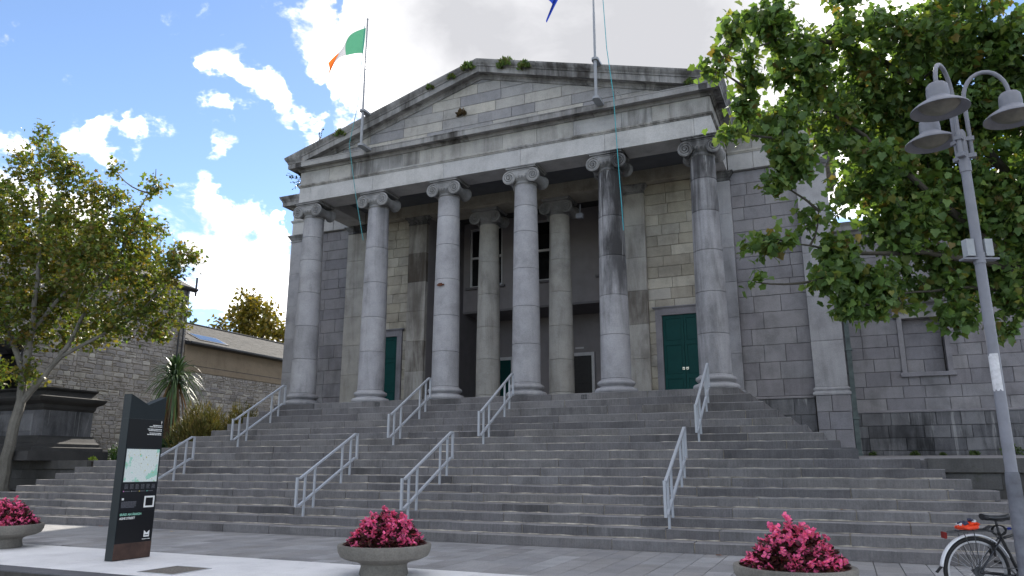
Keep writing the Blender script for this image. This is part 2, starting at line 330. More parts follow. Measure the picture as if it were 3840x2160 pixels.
M_EARTH = plain('ground_earth', (0.07,0.07,0.055), 0.95, var=0.3, scale=0.6)
M_BARK = stone_mat('bark', [G(0.16,1.05,0.88),G(0.16,1.05,0.88)], streak=0.7, mott=0.9, dark=(0.045,0.04,0.03), bump=0.9)
M_BARKD = stone_mat('dark_bark', [G(0.06,1.1,0.8),G(0.06,1.1,0.8)], streak=0.4, mott=0.8, dark=(0.02,0.018,0.014), bump=0.9)
M_LEAF = leaf_mat('leaf'); M_LEAFD = leaf_mat('leaf_thick', trans=0.18, rough=0.5); M_PETAL = leaf_mat('petal', trans=0.30, rough=0.6)
def glass():
    t = NT('window_glass'); return t.bsdf((0.012,0.013,0.014), 0.04, spec=0.9)
M_GLASS = glass()

# ------------------------------------------------------------------ step line (front edges, top heights)
SY = [-0.637-0.315*n if n <= 8 else -4.038-0.315*(n-9) for n in range(18)]
SZ = [3.235,3.04,2.83,2.61,2.41,2.23,2.06,1.885,1.705,1.51,1.33,1.16,0.99,0.83,0.665,0.505,0.34,0.17]
SX = [7.09+0.308*n if n <= 8 else 10.52+0.33*(n-9) for n in range(18)]
ZS = SZ[0]; ZT = SZ[9]

# ------------------------------------------------------------------ ground, road, pavements
obj('ground', [(-300,-300,-0.17),(300,-300,-0.17),(300,300,-0.17),(-300,300,-0.17)], [(0,1,2,3)], M_EARTH, kind='structure')
MB().box(-60,60,-32,-12.30,-0.166,-0.115).build('road', M_ASPH, kind='structure')
pav = MB().box(-60,60,-9.90,-4.2,-0.16,-0.018).build('pavement', M_MORTARD, kind='structure')
fwy = MB().box(-60,60,-11.96,-9.905,-0.16,-0.016).build('footway', M_MORTAR, kind='structure')
kerb = MB().box(-60,60,-12.29,-11.965,-0.16,-0.02).build('kerb', M_MORTARD, kind='structure')
def slab(x0, x1, y0, y1, top, th, ch=0.004, tilt=0.0015):
    """a laid slab: chamfered top, slightly out of level"""
    z = [top+jit(tilt) for _ in range(4)]; c = ch
    V = [(x0,y0,top-th),(x1,y0,top-th),(x1,y1,top-th),(x0,y1,top-th),(x0,y0,z[0]-c),(x1,y0,z[1]-c),(x1,y1,z[2]-c),(x0,y1,z[3]-c),
         (x0+c,y0+c,z[0]),(x1-c,y0+c,z[1]),(x1-c,y1-c,z[2]),(x0+c,y1-c,z[3])]
    return V, [(8,9,10,11),(4,5,9,8),(5,6,10,9),(6,7,11,10),(7,4,8,11),(0,1,5,4),(1,2,6,5),(2,3,7,6),(3,0,4,7)]
def pave():
    W_ = 0.345; cells = []
    i = 0; x = -16.0
    while x < 15.5:
        y = -9.895+random.uniform(0, 0.55)
        ys = [-9.895, y] if y > -9.80 else [y]
        while ys[-1] < -6.46: ys.append(min(-6.44, ys[-1]+random.choice((0.52,0.62,0.62,0.78))))
        for a, b in zip(ys[:-1], ys[1:]):
            if b-a > 0.05: cells.append((x, x+W_-0.010, a, b-0.010))
        x += W_; i += 1
    def seen(c): 
        d = math.hypot(c[0]-CAM.x, c[2]-CAM.y); side = (c[0] > -8.5 and c[0] < 10.6); return (0 if side else 100)+d
    cells.sort(key=seen); rest = MB()
    for k, (a, b, c, d) in enumerate(cells):
        V, Fc = slab(a, b, c, d, 0.0, 0.06)
        if k < 300: obj('paving_stone', V, Fc, M_PAVE, pav)
        else: rest.add(V, Fc)
    rest.build('paving_stones', M_PAVE, pav, kind='stuff')
    x = -16.0
    while x < 15:
        w = random.choice((1.2,1.2,1.2,0.9)); V, Fc = slab(x, x+w-0.005, -11.955, -9.91, 0.0, 0.08, 0.003, 0.0008)
        if not (x < 0.5 and x+w > 1.3 and False): obj('slab', V, Fc, M_WHITE, fwy)
        x += w
    x = -16.0
    while x < 15:
        w = random.choice((0.9,1.0,0.95)); V, Fc = slab(x, x+w-0.006, -12.285, -11.97, 0.004, 0.15, 0.012, 0.001); obj('kerb_stone', V, Fc, M_KERB, kerb); x += w
pave()

# ------------------------------------------------------------------ staircase
stair = empty('staircase', (0,-3.6,0), label='wide worn grey limestone staircase climbing to the portico', cat='staircase')
def step_stone(x0, x1, y0, y1, z0, z1):
    c = random.uniform(0.006, 0.013); dz = jit(0.004); dy = jit(0.006); n = max(2, int((x1-x0)/0.35))
    V = []; Fc = []      # the nosing is worn unevenly along its length
    for i in range(n+1):
        x = x0+(x1-x0)*i/n; w = random.uniform(0, 0.006); q = c*random.uniform(0.7, 1.6)
        V += [(x,y0+dy,z0),(x,y0+dy+w*0.4,z1+dz-q),(x,y0+dy+q,z1+dz-w),(x,y1,z1+dz),(x,y1,z0)]
    for i in range(n):
        for j in range(4): a = i*5+j; Fc.append((a, a+5, a+6, a+1))
    Fc.append((0,1,2,3,4)); Fc.append(tuple(n*5+j for j in (4,3,2,1,0)))
    return V, Fc
def stairs():
    for n in range(18):
        y0 = SY[n]; zt = SZ[n]; zb = SZ[n+1] if n < 17 else 0.0
        xe = SX[n]; wide = n >= 14
        if wide: xe = 15.2
        back = 2.44 if n <= 8 else (-4.0 if n >= 10 else 2.44)
        yb = y0+0.40 if n != 9 else -3.1
        st = empty('step', (0, y0, zb-0.02), stair)
        m = MB().box(-xe+0.02, xe-0.02, y0+0.02, yb+0.25, zb-0.03, zt-0.012)
        if not wide:
            m.box(-xe+0.02, -xe+0.5, y0+0.02, back, zb-0.03, zt-0.012); m.box(xe-0.5, xe-0.02, y0+0.02, back, zb-0.03, zt-0.012)
        m.build('joint_mortar', M_MORTAR, st)
        x = -xe
        while x < xe-0.01:
            w = random.uniform(0.8, 2.6)
            if xe-(x+w) < 0.6: w = xe-x
            g = random.choice((0.004,0.007,0.011)); V, Fc = step_stone(x+g, x+w-g, y0, yb, zb+0.004, zt); o = obj('step_stone', V, Fc, M_STEP, st)
            if random.random() < 0.10: o['stain'] = random.uniform(0.2, 0.5)
            x += w
        if not wide and n != 9:                # the flight turns its ends and runs back to the wall
            for s in (-1, 1):
                y = yb
                while y < back-0.05:
                    w = random.uniform(0.7, 1.3)
                    if back-(y+w) < 0.4: w = back-y
                    a, b = sorted((s*xe, s*(xe-0.42))); V, Fc = slab(a, b, y+0.004, y+w-0.004, zt, zt-zb-0.004, 0.01, 0.004); obj('step_stone', V, Fc, M_STEP, st); y += w
        if n > 0:                              # pale mortar where each riser stands on the tread below
            yk = SY[n-1]; m = MB(); V = []; k = 0; x = -SX[n-1]+0.05
            P = []
            while x < SX[n-1]-0.05:
                P.append((x, random.uniform(0.004, 0.034), random.uniform(0.0, 0.020))); x += random.uniform(0.10, 0.30)
            V = []; Fc = []
            for (x, a, b) in P: V += [(x, yk-a, zt+0.002), (x, yk-0.001, zt+0.004+b), (x, yk+0.03, zt+0.004+b), (x, yk+0.03, zt-0.01)]
            for i in range(len(P)-1):
                q = 4*i
                for j in range(3): Fc.append((q+j, q+4+j, q+5+j, q+1+j))
            obj('mortar_bead', V, Fc, M_BEAD, st)
    # landing paving behind the top edge of the lower flight, and the portico floor
    MB().box(-9.5, 9.5, -3.2, 2.4, 1.2, ZT-0.014).build('landing_bed', M_MORTARD, stair)
    MB().box(-7.0, 7.0, -0.25, 7.4, ZS-0.25, ZS-0.006).build('portico_floor', M_STEP, stair)
    for sx in (-1, 1):
        V, Fc = [(sx*0.05+3.15*sx-0.06,SY[0]-0.012,ZS-0.15),(sx*0.05+3.15*sx+0.06,SY[0]-0.012,ZS-0.15),(sx*0.05+3.15*sx+0.06,SY[0]-0.012,ZS-0.06),(sx*0.05+3.15*sx-0.06,SY[0]-0.012,ZS-0.06)], [(0,1,2,3)]
        m = MB(); c = 3.2*sx; m.box(c-0.075,c+0.075,SY[0]-0.014,SY[0]+0.01,ZS-0.165,ZS-0.15); m.box(c-0.075,c+0.075,SY[0]-0.014,SY[0]+0.01,ZS-0.06,ZS-0.045)
        for q in (-0.075,-0.03,0.02,0.06): m.box(c+q,c+q+0.015,SY[0]-0.013,SY[0]+0.01,ZS-0.15,ZS-0.06)
        m.build('vent_grille', M_DARKMETAL, stair)
stairs()

# ------------------------------------------------------------------ terraces beside the flight
def terraces():
    for s in (-1, 1):
        nm = 'terrace'
        V = [(s*9.5,-4.02,ZT-0.03),(s*30,-4.02,ZT-0.03),(s*30,6.0,ZT+0.17),(s*9.5,6.0,ZT+0.17),(s*9.5,-4.02,0.3),(s*30,-4.02,0.3),(s*30,6.0,0.3),(s*9.5,6.0,0.3)]
        obj(nm, V, [(0,1,2,3),(0,4,5,1),(1,5,6,2),(2,6,7,3),(3,7,4,0),(4,7,6,5)], M_STEP if s > 0 else M_SOIL, kind='structure')
        w = empty('retaining_wall', (s*13, -4.1, 0.3), cat='wall', label='dark mossy retaining wall with overhanging coping beside the '+('lamp post' if s > 0 else 'cannon pedestal'))
        MB().box(min(s*10.6,s*18),max(s*10.6,s*18),-4.05,-3.8,0.3,ZT-0.22).build('wall_core', M_MORTARD, w)
        x = 10.62
        while x < 17.5:
            l = random.uniform(0.9, 1.5); a, b = sorted((s*x, s*(x+l-0.008))); V, Fc = slab(a, b, -4.16, -3.55, ZT+0.002, 0.24, 0.012, 0.003); obj('coping_stone', V, Fc, M_RETAIN, w); x += l
        for r in range(3):
            x = 10.7
            while x < 17.5:
                l = random.uniform(0.6, 1.3); a, b = sorted((s*x, s*(x+l-0.008))); z0 = ZT-0.25-0.27*(r+1)
                V, Fc = slab(a, b, -4.075+jit(0.006), -3.9, z0+0.262, 0.262, 0.006); obj('wall_stone', V, Fc, M_RETAIN, w); x += l
        # level strip behind the lowest four steps where the trees stand
        a, b = sorted((s*11.9, s*15.2)); MB().box(a, b, SY[14]+0.3, -4.0, 0.1, SZ[14]-0.02).build('tree_bed', M_SOIL, kind='structure')
terraces()

# ------------------------------------------------------------------ courthouse
court = empty('courthouse', (0,2.5,0), label='grey limestone courthouse with six column portico and pediment', cat='building')
def stone_rect(u0, u1, v0, v1, depth=0.06, ch=0.009):
    o = jit(0.006); c = ch
    V = [(u0+c,v0+c,o),(u1-c,v0+c,o),(u1-c,v1-c,o),(u0+c,v1-c,o),(u0,v0,o-c),(u1,v0,o-c),(u1,v1,o-c),(u0,v1,o-c),(u0,v0,-depth),(u1,v0,-depth),(u1,v1,-depth),(u0,v1,-depth)]
    return V, [(0,1,2,3),(4,5,1,0),(5,6,2,1),(6,7,3,2),(7,4,0,3),(8,9,5,4),(9,10,6,5),(10,11,7,6),(11,8,4,7)]
FRONT = lambda Y: (lambda p: (p[0], Y-p[2], p[1]))                  # wall looking towards -Y
SIDEX = lambda X, s: (lambda p: (X+s*p[2], p[0]*s if False else p[0], p[1]))   # wall looking along X
def flipf(Fc): return [tuple(reversed(q)) for q in Fc]
def ashlar(parent, mp, u0, u1, rows, mat, openings=(), lens=(0.55,1.15), name='stone', flip=False, gap=0.009, stain=0.0, depth=0.06):
    for (v0, v1) in rows:
        cuts = []; x = u0; first = True
        while x < u1-0.01:
            w = random.uniform(*lens)*(random.uniform(0.4, 1.0) if first else 1); first = False
            if u1-(x+w) < lens[0]*0.6: w = u1-x
            cuts.append((x, x+w)); x += w
        pieces = []
        for (a, b) in cuts:
            seg = [(a, b, v0, v1)]
            for (p, q, r_, s_) in openings:
                ns = []
                for (a2, b2, c2, d2) in seg:
                    if b2 <= p or a2 >= q or d2 <= r_ or c2 >= s_: ns.append((a2, b2, c2, d2)); continue
                    if a2 < p: ns.append((a2, p, c2, d2))
                    if b2 > q: ns.append((q, b2, c2, d2))
                    if d2 > s_: ns.append((max(a2,p), min(b2,q), s_, d2))
                    if c2 < r_: ns.append((max(a2,p), min(b2,q), c2, r_))
                seg = ns
            pieces += seg
        for (a, b, c, d) in pieces:
            if b-a < 0.04 or d-c < 0.04: continue
            V, Fc = stone_rect(a+gap/2, b-gap/2, c+gap/2, d-gap/2, depth)
            o = obj(name, [mp(p) for p in V], flipf(Fc) if flip else Fc, mat, parent)
            if stain: o['stain'] = max(0.0, stain+jit(0.25))
def rows(z0, z1, h, var=0.06):
    n = max(1, round((z1-z0)/h)); hs = [1+jit(var) for _ in range(n)]; k = (z1-z0)/sum(hs); out = []; z = z0
    for q in hs: out.append((z, z+q*k)); z += q*k
    return out
ZA, ZAT, ZM, ZF, ZC = 10.03, 10.55, 10.645, 11.13, 11.57     # architrave, its top, taenia, frieze top, cornice top

# --- solid cores behind the facing stones
core = empty('wall_core', (0,10,0), court)
def core_box(*a, m=M_MORTARD, nm='core'): return MB().box(*a).build(nm, m, core)
for s in (-1, 1):
    a, b = sorted((s*9.52, s*3.64)); core_box(a, b, 2.66, 7.5, 0, ZF)
core_box(-9.52, 9.52, 7.52, 18, 0, ZF); core_box(-3.62, 3.62, 2.9, 7.5, 10.62, ZF); core_box(-6.8, 6.8, -0.36, 2.7, 10.62, 11.1)

# --- portico columns
def shaft_r(t): return 0.405-0.075*(t**1.6)
Z0S, Z1S = 0.385, ZA-ZS-0.54
def drum_mesh(i, cuts, mat):
    a, b = cuts[i], cuts[i+1]; L = Z1S-Z0S; pr = []
    for k in range(5):
        t = k/4; z = a+(b-a)*t; pr.append((shaft_r((z-Z0S)/L), z-a))
    pr[0] = (pr[0][0]-0.012, 0.001); pr.insert(1, (shaft_r((a-Z0S)/L), 0.010)); pr[-1] = (pr[-1][0], b-a-0.012); pr.append((pr[-1][0]-0.012, b-a-0.003))
    return MB().lathe(pr, 44).mesh('drum', mat, True)
def base_mesh(mat):
    pr = [(0.575-0.02,0.0)]
    for k in range(9): a = -math.pi/2+math.pi*k/8; pr.append((0.505+0.072*math.cos(a), 0.072+0.072*math.sin(a)))
    pr += [(0.48,0.146),(0.48,0.156),(0.445,0.168),(0.432,0.185),(0.445,0.200),(0.47,0.208),(0.47,0.216)]
    for k in range(9): a = -math.pi/2+math.pi*k/8; pr.append((0.45+0.058*math.cos(a), 0.276+0.058*math.sin(a)))
    pr += [(0.44,0.337),(0.44,0.355),(0.412,0.372),(0.406,0.385)]
    return MB().lathe(pr, 44).mesh('base', mat, True)
def plain_base_mesh(mat): return MB().lathe([(0.50,0),(0.50,0.04),(0.47,0.07),(0.43,0.10),(0.415,0.16),(0.405,0.385)], 44).mesh('base', mat, True)
def capital_mesh(mat):
    m = MB(); top = 0.54; ze = top-0.335; e = 0.38; rv = 0.205
    m.lathe([(0.325,-0.002),(0.338,0.012),(0.352,0.03),(0.338,0.048),(0.33,0.055),(0.33,0.10),(0.35,0.115)], 40, cap=False)      # necking and astragal
    m.lathe([(0.34,0.10),(0.40,0.16),(0.435,0.225),(0.42,0.27),(0.36,0.28)], 40)                                                   # echinus
    for k in range(26):                                                                                                           # eggs
        a = 2*math.pi*(k+0.5)/26; c = Vector((0.415*math.cos(a), 0.415*math.sin(a), 0.195))
        m.lathe([(0.0,-0.055),(0.022,-0.035),(0.03,0.0),(0.024,0.035),(0.0,0.05)], 6, c, cap=False)
    m.cbox(-0.47,0.47,-0.43,0.43,top-0.085,top-0.035,0.012); m.cbox(-0.50,0.50,-0.455,0.455,top-0.035,top-0.001,0.006)            # abacus
    for s in (-1, 1):                                    # bolster: waisted roll between the two volutes
        V = []; Fc = []; ny = 13; ns = 20
        for i in range(ny):
            t = i/(ny-1); y = -0.36+0.72*t; w = abs(2*t-1); rr = 0.12+0.075*(w**1.5)+(0.012 if i in (4,6,8) else 0)
            for j in range(ns): a = 2*math.pi*j/ns; V.append((s*e+rr*math.cos(a), y, ze+rr*math.sin(a)))
        for i in range(ny-1):
            for j in range(ns): p = i*ns+j; q = i*ns+(j+1)%ns; Fc.append((p,q,q+ns,p+ns))
        m.add(V, Fc)
        for f in (-1, 1):                                # volute disc, spiral fillet and eye
            y0 = f*0.355
            ring = [(rv-0.012, 0.0), (rv, 0.012), (rv, 0.050), (rv-0.012, 0.062), (rv-0.028, 0.058), (rv-0.04, 0.012), (0.0, 0.0)]
            V = []; Fc = []; n = len(ring)
            for (r_, d) in ring:
                for j in range(28): a = 2*math.pi*j/28; V.append((s*e+r_*math.cos(a), y0+f*d, ze+r_*math.sin(a)))
            for i in range(n-1):
                for j in range(28): p = i*28+j; q = i*28+(j+1)%28; Fc.append((p,q,q+28,p+28) if f < 0 else (p,p+28,q+28,q))
            m.add(V, Fc)
            pts = []; rad = []
            for k in range(66):
                t = k/65
                r_ = (rv-0.016)*(1-t)**1.05+0.028*t
                pts.append((s*e+r_*math.cos(math.pi/2 - s*2*math.pi*2.55*t), y0+f*(0.038+0.020*t), ze+r_*math.sin(math.pi/2 - s*2*math.pi*2.55*t))); rad.append(0.024*(1-t)+0.013)
            m.tube(pts, rad, 7)
            m.add([(s*e+0.03*math.cos(a)*math.cos(b), y0+f*(0.045+0.03*math.sin(b)), ze+0.03*math.sin(a)*math.cos(b)) for b in (0,0.8) for a in [2*math.pi*j/10 for j in range(10)]]+[(s*e,y0+f*0.075,ze)],
                  [(j,(j+1)%10,10+(j+1)%10,10+j) for j in range(10)]+[(10+j,10+(j+1)%10,20) for j in range(10)])
    for f in (-1, 1):                                    # the sagging channel that joins the volutes
        V = []; Fc = []; n = 16
        for i in range(n+1):
            t = i/n; x = -e+2*e*t; sag = 0.045*math.sin(math.pi*t)
            for (d, z) in ((0.30,top-0.10),(0.395,top-0.10),(0.405,top-0.125),(0.385,top-0.14),(0.385,top-0.20-sag*0.4),(0.405,top-0.215-sag),(0.40,top-0.245-sag),(0.30,top-0.25-sag)): V.append((x, f*d, z))
        for i in range(n):
            for j in range(7): a = i*8+j; Fc.append((a,a+1,a+9,a+8) if f > 0 else (a,a+8,a+9,a+1))
        m.add(V, Fc)
    return m.mesh('capital', mat, True, 40)
CUTS = [[Z0S+(Z1S-Z0S)*q for q in c] for c in ((0,0.185,0.37,0.56,0.75,0.885,1),(0,0.20,0.385,0.575,0.77,1),(0,0.175,0.36,0.55,0.735,0.89,1))]
DRUMS = {}
CAPM = {}; BASEM = {}
def column(x, y, ci, mat, label, stains, plain_base=False):
    c = empty('column', (x, y, ZS), court, label=label)
    bm = BASEM.setdefault((mat.name, plain_base), None) or (plain_base_mesh(mat) if plain_base else base_mesh(mat)); BASEM[(mat.name, plain_base)] = bm
    inst('base', bm, (x, y, ZS-0.004), c)
    cuts = CUTS[ci]
    for i in range(len(cuts)-1):
        k = (ci, i, mat.name)
        if k not in DRUMS: DRUMS[k] = drum_mesh(i, cuts, mat)
        o = inst('drum', DRUMS[k], (x, y, ZS+cuts[i]), c, rot=(0,0,random.uniform(0,6)))
        h = (i+0.5)/(len(cuts)-1); o['stain'] = stains[0]*(0.25+0.9*h**1.3)+jit(0.05); o['salt'] = stains[1]*(0.1+h**1.5)
    cm = CAPM.get(mat.name) or capital_mesh(M_CAP); CAPM[mat.name] = cm
    o = inst('capital', cm, (x, y, ZA-0.54-0.002), c); o['stain'] = stains[0]*0.5
for i, (st, sa, lb) in enumerate(((0.30,0.0,'end column beside the stone building'),(0.22,0.05,'second column with vertical brown streaks'),(0.0,0.0,'clean pale column with rusty clamp'),(0.0,0.0,'clean pale column in the middle'),(0.8,0.75,'dark stained column with white salt runs'),(0.62,0.55,'end column with dark stains and salt runs'))):
    column(-6.5+2.6*i, 0.0, i % 3, M_COL, lb, (st, sa))
for s in (-1, 1): column(1.3*s, 2.95, 1 if s < 0 else 2, M_COLW, 'inner column with plain base behind the front row, '+('nearer the left door' if s < 0 else 'nearer the right door'), (0.12, 0.0), True)
MB().box(-1.42,-1.18,-0.43,-0.40,6.62,6.66).box(-1.36,-1.24,-0.45,-0.42,6.60,6.69).build('clamp', plain('rust', (0.10,0.035,0.018), 0.9, var=0.3), court)

# --- entablature of the portico
arch = empty('architrave', (0,-0.42,ZA), court)
XA = [-6.86,-6.40,-3.9,-1.3,1.3,3.9,6.40,6.86]
for a, b in zip(XA[:-1], XA[1:]):
    V = [(a+0.003,-0.42,ZA),(b-0.003,-0.42,ZA),(b-0.003,0.40,ZA),(a+0.003,0.40,ZA),(a+0.003,-0.42,ZAT),(b-0.003,-0.42,ZAT),(b-0.003,0.40,ZAT),(a+0.003,0.40,ZAT)]
    m = MB(); c = 0.006
    V = [(a+0.003,-0.42+c,ZA),(b-0.003,-0.42+c,ZA),(b-0.003,0.40,ZA),(a+0.003,0.40,ZA),(a+0.003+c,-0.42,ZA+c),(b-0.003-c,-0.42,ZA+c),(a+0.003+c,-0.42,ZAT),(b-0.003-c,-0.42,ZAT),(a+0.003,0.40,ZAT),(b-0.003,0.40,ZAT),(a+0.003,-0.42+c,ZAT),(b-0.003,-0.42+c,ZAT)]
    Fc = [(0,3,2,1),(0,1,5,4),(4,5,7,6),(1,2,9,11),(3,0,10,8),(2,3,8,9),(0,4,6,10),(5,1,11,7),(6,7,11,10),(10,11,9,8)]
    obj('architrave_block', V, Fc, M_ARCH, arch)
for s in (-1, 1):
    for (y0, y1) in ((0.403,1.45),(1.453,2.49)):
        a, b = sorted((s*6.86, s*6.06)); MB().cbox(a, b, y0, y1, ZA+0.003, ZAT, 0.005).build('architrave_block', M_ARCH, arch)
# ceiling and inner beams of the portico
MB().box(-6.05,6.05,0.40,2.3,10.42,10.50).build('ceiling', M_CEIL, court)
MB().box(-6.05,6.05,2.30,3.36,ZA+0.004,10.55).build('beam', M_ASHW, court)
fr = empty('frieze', (0,-0.40,ZM), court)
XF = [-6.86,-5.67,-4.8,-2.81,-2.19,-1.75,-0.32,0.72,1.82,2.96,4.4,5.27,5.77,6.86]
for i, (a, b) in enumerate(zip(XF[:-1], XF[1:])):
    V, Fc = stone_rect(a+0.003, b-0.003, ZM-0.02, ZF+0.02, 0.3, 0.006); o = obj('frieze_block', [FRONT(-0.405)(p) for p in V], Fc, M_ENT, fr); o['stain'] = random.choice((0.0,0.1,0.2,0.35))
for s in (-1, 1):
    for (y0, y1) in ((-0.10,0.9),(0.9,1.8),(1.8,2.52)):
        V, Fc = stone_rect(y0+0.003, y1-0.003, ZM-0.02, ZF+0.02, 0.3); mp = (lambda p, s=s: (s*(6.845+p[2]), p[0], p[1])); obj('frieze_block', [mp(p) for p in V], Fc if s > 0 else flipf(Fc), M_ENT, fr)
PT = [(-0.02,ZAT-0.01),(0.025,ZAT),(0.025,ZAT+0.028),(0.05,ZAT+0.04),(0.055,ZAT+0.085),(0.045,ZM),(-0.02,ZM+0.01)]
PC = [(-0.05,ZF-0.012),(0.03,ZF-0.01),(0.05,ZF+0.03),(0.085,ZF+0.05),(0.09,ZF+0.085),(0.29,ZF+0.075),(0.303,ZF+0.06),(0.303,ZF+0.215),(0.318,ZF+0.225),(0.318,ZF+0.25),(0.02,ZF+0.285),(-0.05,ZF+0.285)]
PCY = PC[:9]+[(0.325,ZF+0.25),(0.335,ZF+0.28),(0.38,ZF+0.34),(0.405,ZF+0.40),(0.41,ZC),(-0.05,ZC+0.01)]
FP = [(-6.86,2.49),(-6.86,-0.42)]; FQ = [(6.86,-0.42),(6.86,2.49)]
def run(name, prof, path_l, xs, path_r, mat, par, gap=0.004):
    """one moulded course cut into lengths"""
    pts = [path_l+[(xs[0]-gap, -0.42)]] if path_l else []
    pts += [[(a+gap*0, -0.42), (b-gap, -0.42)] for a, b in zip(xs[:-1], xs[1:])]
    if path_r: pts.append([(xs[-1], -0.42)]+path_r)
    for p in pts:
        o = MB().sweep(prof, p).build(name, mat, par); o['stain'] = random.uniform(0.0, 0.5)
tn = empty('taenia', (0,-0.45,ZAT), court); run('moulding', PT, FP, [-5.6,-3.4,-1.5,0.9,2.9,5.2], FQ, M_ENT, tn)
cn = empty('cornice', (0,-0.5,ZF), court); run('cornice_stone', PC, None, [-6.862,-5.2,-3.6,-2.0,-0.4,1.1,2.7,4.2,5.7,6.862], None, M_CORN, cn, 0.003)
for s in (-1, 1):
    p = [(-6.86,2.10),(-6.86,-0.42),(-6.62,-0.42)] if s < 0 else [(6.62,-0.42),(6.86,-0.42),(6.86,2.10)]
    MB().sweep(PCY, p).build('cornice_stone', M_CORN, cn)['stain'] = 0.4
# --- pediment
ZAP, XT = 13.65, 7.27; SL = (ZAP-ZC)/XT
rk = empty('raking_cornice', (0,-0.5,ZC), court)
PR = [(0.41,-0.004),(0.405,-0.055),(0.375,-0.12),(0.335,-0.17),(0.327,-0.205),(0.300,-0.215),(0.298,-0.40),(0.285,-0.39),(0.09,-0.385),(0.085,-0.43),(0.05,-0.46),(0.03,-0.52),(-0.06,-0.53),(-0.06,0.0)]
for s in (-1, 1):
    cuts = [0.0,0.27,0.52,0.76,1.0] if s < 0 else [0.0,0.22,0.5,0.73,1.0]
    for a, b in zip(cuts[:-1], cuts[1:]):
        V = []; n = len(PR)
        for t in (a+0.0006*(a > 0), b-0.0006*(b < 1)):
            for (o, dz) in PR:
                xe = 6.86+o; x = xe*(1-t); V.append((s*x, -0.42-o, ZC+(XT-x)*SL+dz))
        Fc = [(j, (j+1) % n, n+(j+1) % n, n+j) for j in range(n)]+[tuple(range(n-1,-1,-1)), tuple(n+j for j in range(n))]
        obj('cornice_stone', V, Fc if s > 0 else flipf(Fc), M_CORN, rk)['stain'] = random.uniform(0.2, 0.6)
ty = empty('tympanum', (0,-0.42,ZF+0.25), court)
zt = lambda x: ZC+(XT-abs(x))*SL-0.46
MB().add([(-6.9,-0.385,ZF+0.2),(6.9,-0.385,ZF+0.2),(0,-0.385,zt(0)+0.1),(-6.9,-0.2,ZF+0.2),(6.9,-0.2,ZF+0.2),(0,-0.2,zt(0)+0.1)], [(0,1,2),(5,4,3)]).build('backing', M_MORTARD, ty)
ZR = [ZF+0.27,11.66,11.99,12.33,12.68,13.02,13.4]
def clip(poly, a, b, c):     # keep a*x+b*z<=c
    out = []
    for i in range(len(poly)):
        p, q = poly[i], poly[(i+1) % len(poly)]; dp = a*p[0]+b*p[1]-c; dq = a*q[0]+b*q[1]-c
        if dp <= 0: out.append(p)
        if dp*dq < 0: t = dp/(dp-dq); out.append((p[0]+(q[0]-p[0])*t, p[1]+(q[1]-p[1])*t))
    return out
for z0, z1 in zip(ZR[:-1], ZR[1:]):
    x = -6.9+random.uniform(0, 0.6)
    while x < 6.9:
        w = random.uniform(0.65, 1.5); P = [(x+0.005,z0+0.005),(x+w-0.005,z0+0.005),(x+w-0.005,z1-0.005),(x+0.005,z1-0.005)]
        k = ZC+XT*SL-0.44; P = clip(clip(P, SL, 1, k), -SL, 1, k); x += w
        if len(P) < 3: continue
        A = abs(sum(P[i][0]*P[(i+1)%len(P)][1]-P[(i+1)%len(P)][0]*P[i][1] for i in range(len(P))))/2
        if A < 0.03: continue
        cx = sum(p[0] for p in P)/len(P); cz = sum(p[1] for p in P)/len(P); n = len(P); yy = -0.415+jit(0.004)
        V = [(cx+(p[0]-cx)*0.985, yy, cz+(p[1]-cz)*0.97) for p in P]+[(p[0], yy+0.006, p[1]) for p in P]+[(p[0], yy+0.04, p[1]) for p in P]
        Fc = [tuple(range(n))]+[(i+n,(i+1)%n+n,(i+1)%n,i) for i in range(n)]+[(i+2*n,(i+1)%n+2*n,(i+1)%n+n,i+n) for i in range(n)]
        obj('stone', V, Fc, M_TYMP, ty)['stain'] = 0.25 if abs(cx) > 4 else 0.0
# roofs
MB().add([(-6.9,-0.30,ZC-0.02),(6.9,-0.30,ZC-0.02),(0,-0.30,ZAP-0.12),(-6.9,8,ZC-0.02),(6.9,8,ZC-0.02),(0,8,ZAP-0.12)], [(0,1,2),(5,4,3),(0,2,5,3),(2,1,4,5),(1,0,3,4)]).build('roof', M_SLATE, court)
MB().add([(-9.6,2.5,11.3),(9.6,2.5,11.3),(9.6,18,11.3),(-9.6,18,11.3),(-5,8,12.6),(5,8,12.6),(5,13,12.6),(-5,13,12.6)], [(0,3,2,1),(0,1,5,4),(1,2,6,5),(2,3,7,6),(3,0,4,7),(4,5,6,7)]).build('roof', M_SLATE, court)

# --- main block: entablature, pilasters, facing
for s in (-1, 1):
    e = empty('entablature', (s*8.2, 2.5, ZA), court)
    pth = [(-9.57,9.0),(-9.57,2.5),(-6.9,2.5)] if s < 0 else [(6.9,2.5),(9.57,2.5),(9.57,9.0)]
    MB().sweep(PT, pth).build('moulding', M_ENT, e); MB().sweep(PCY, pth).build('cornice_stone', M_CORN, e)['stain'] = 0.3
    xs = [6.88,7.62,8.5,9.57]; 
    for a, b in zip(xs[:-1], xs[1:]):
        p, q = sorted((s*a, s*b)); V, Fc = stone_rect(p+0.003, q-0.003, ZA, ZAT, 0.3); obj('architrave_block', [FRONT(2.5)(v) for v in V], Fc, M_ARCH, e)
        V, Fc = stone_rect(p+0.003, q-0.003, ZM-0.02, ZF+0.02, 0.3); obj('frieze_block', [FRONT(2.51)(v) for v in V], Fc, M_ENT, e)
    a, b = sorted((s*9.5, s*9.565)); MB().box(a, b, 2.6, 9, ZA, ZAT).box(a, b, 2.6, 9, ZM, ZF).build('flank_course', M_ENT, e)
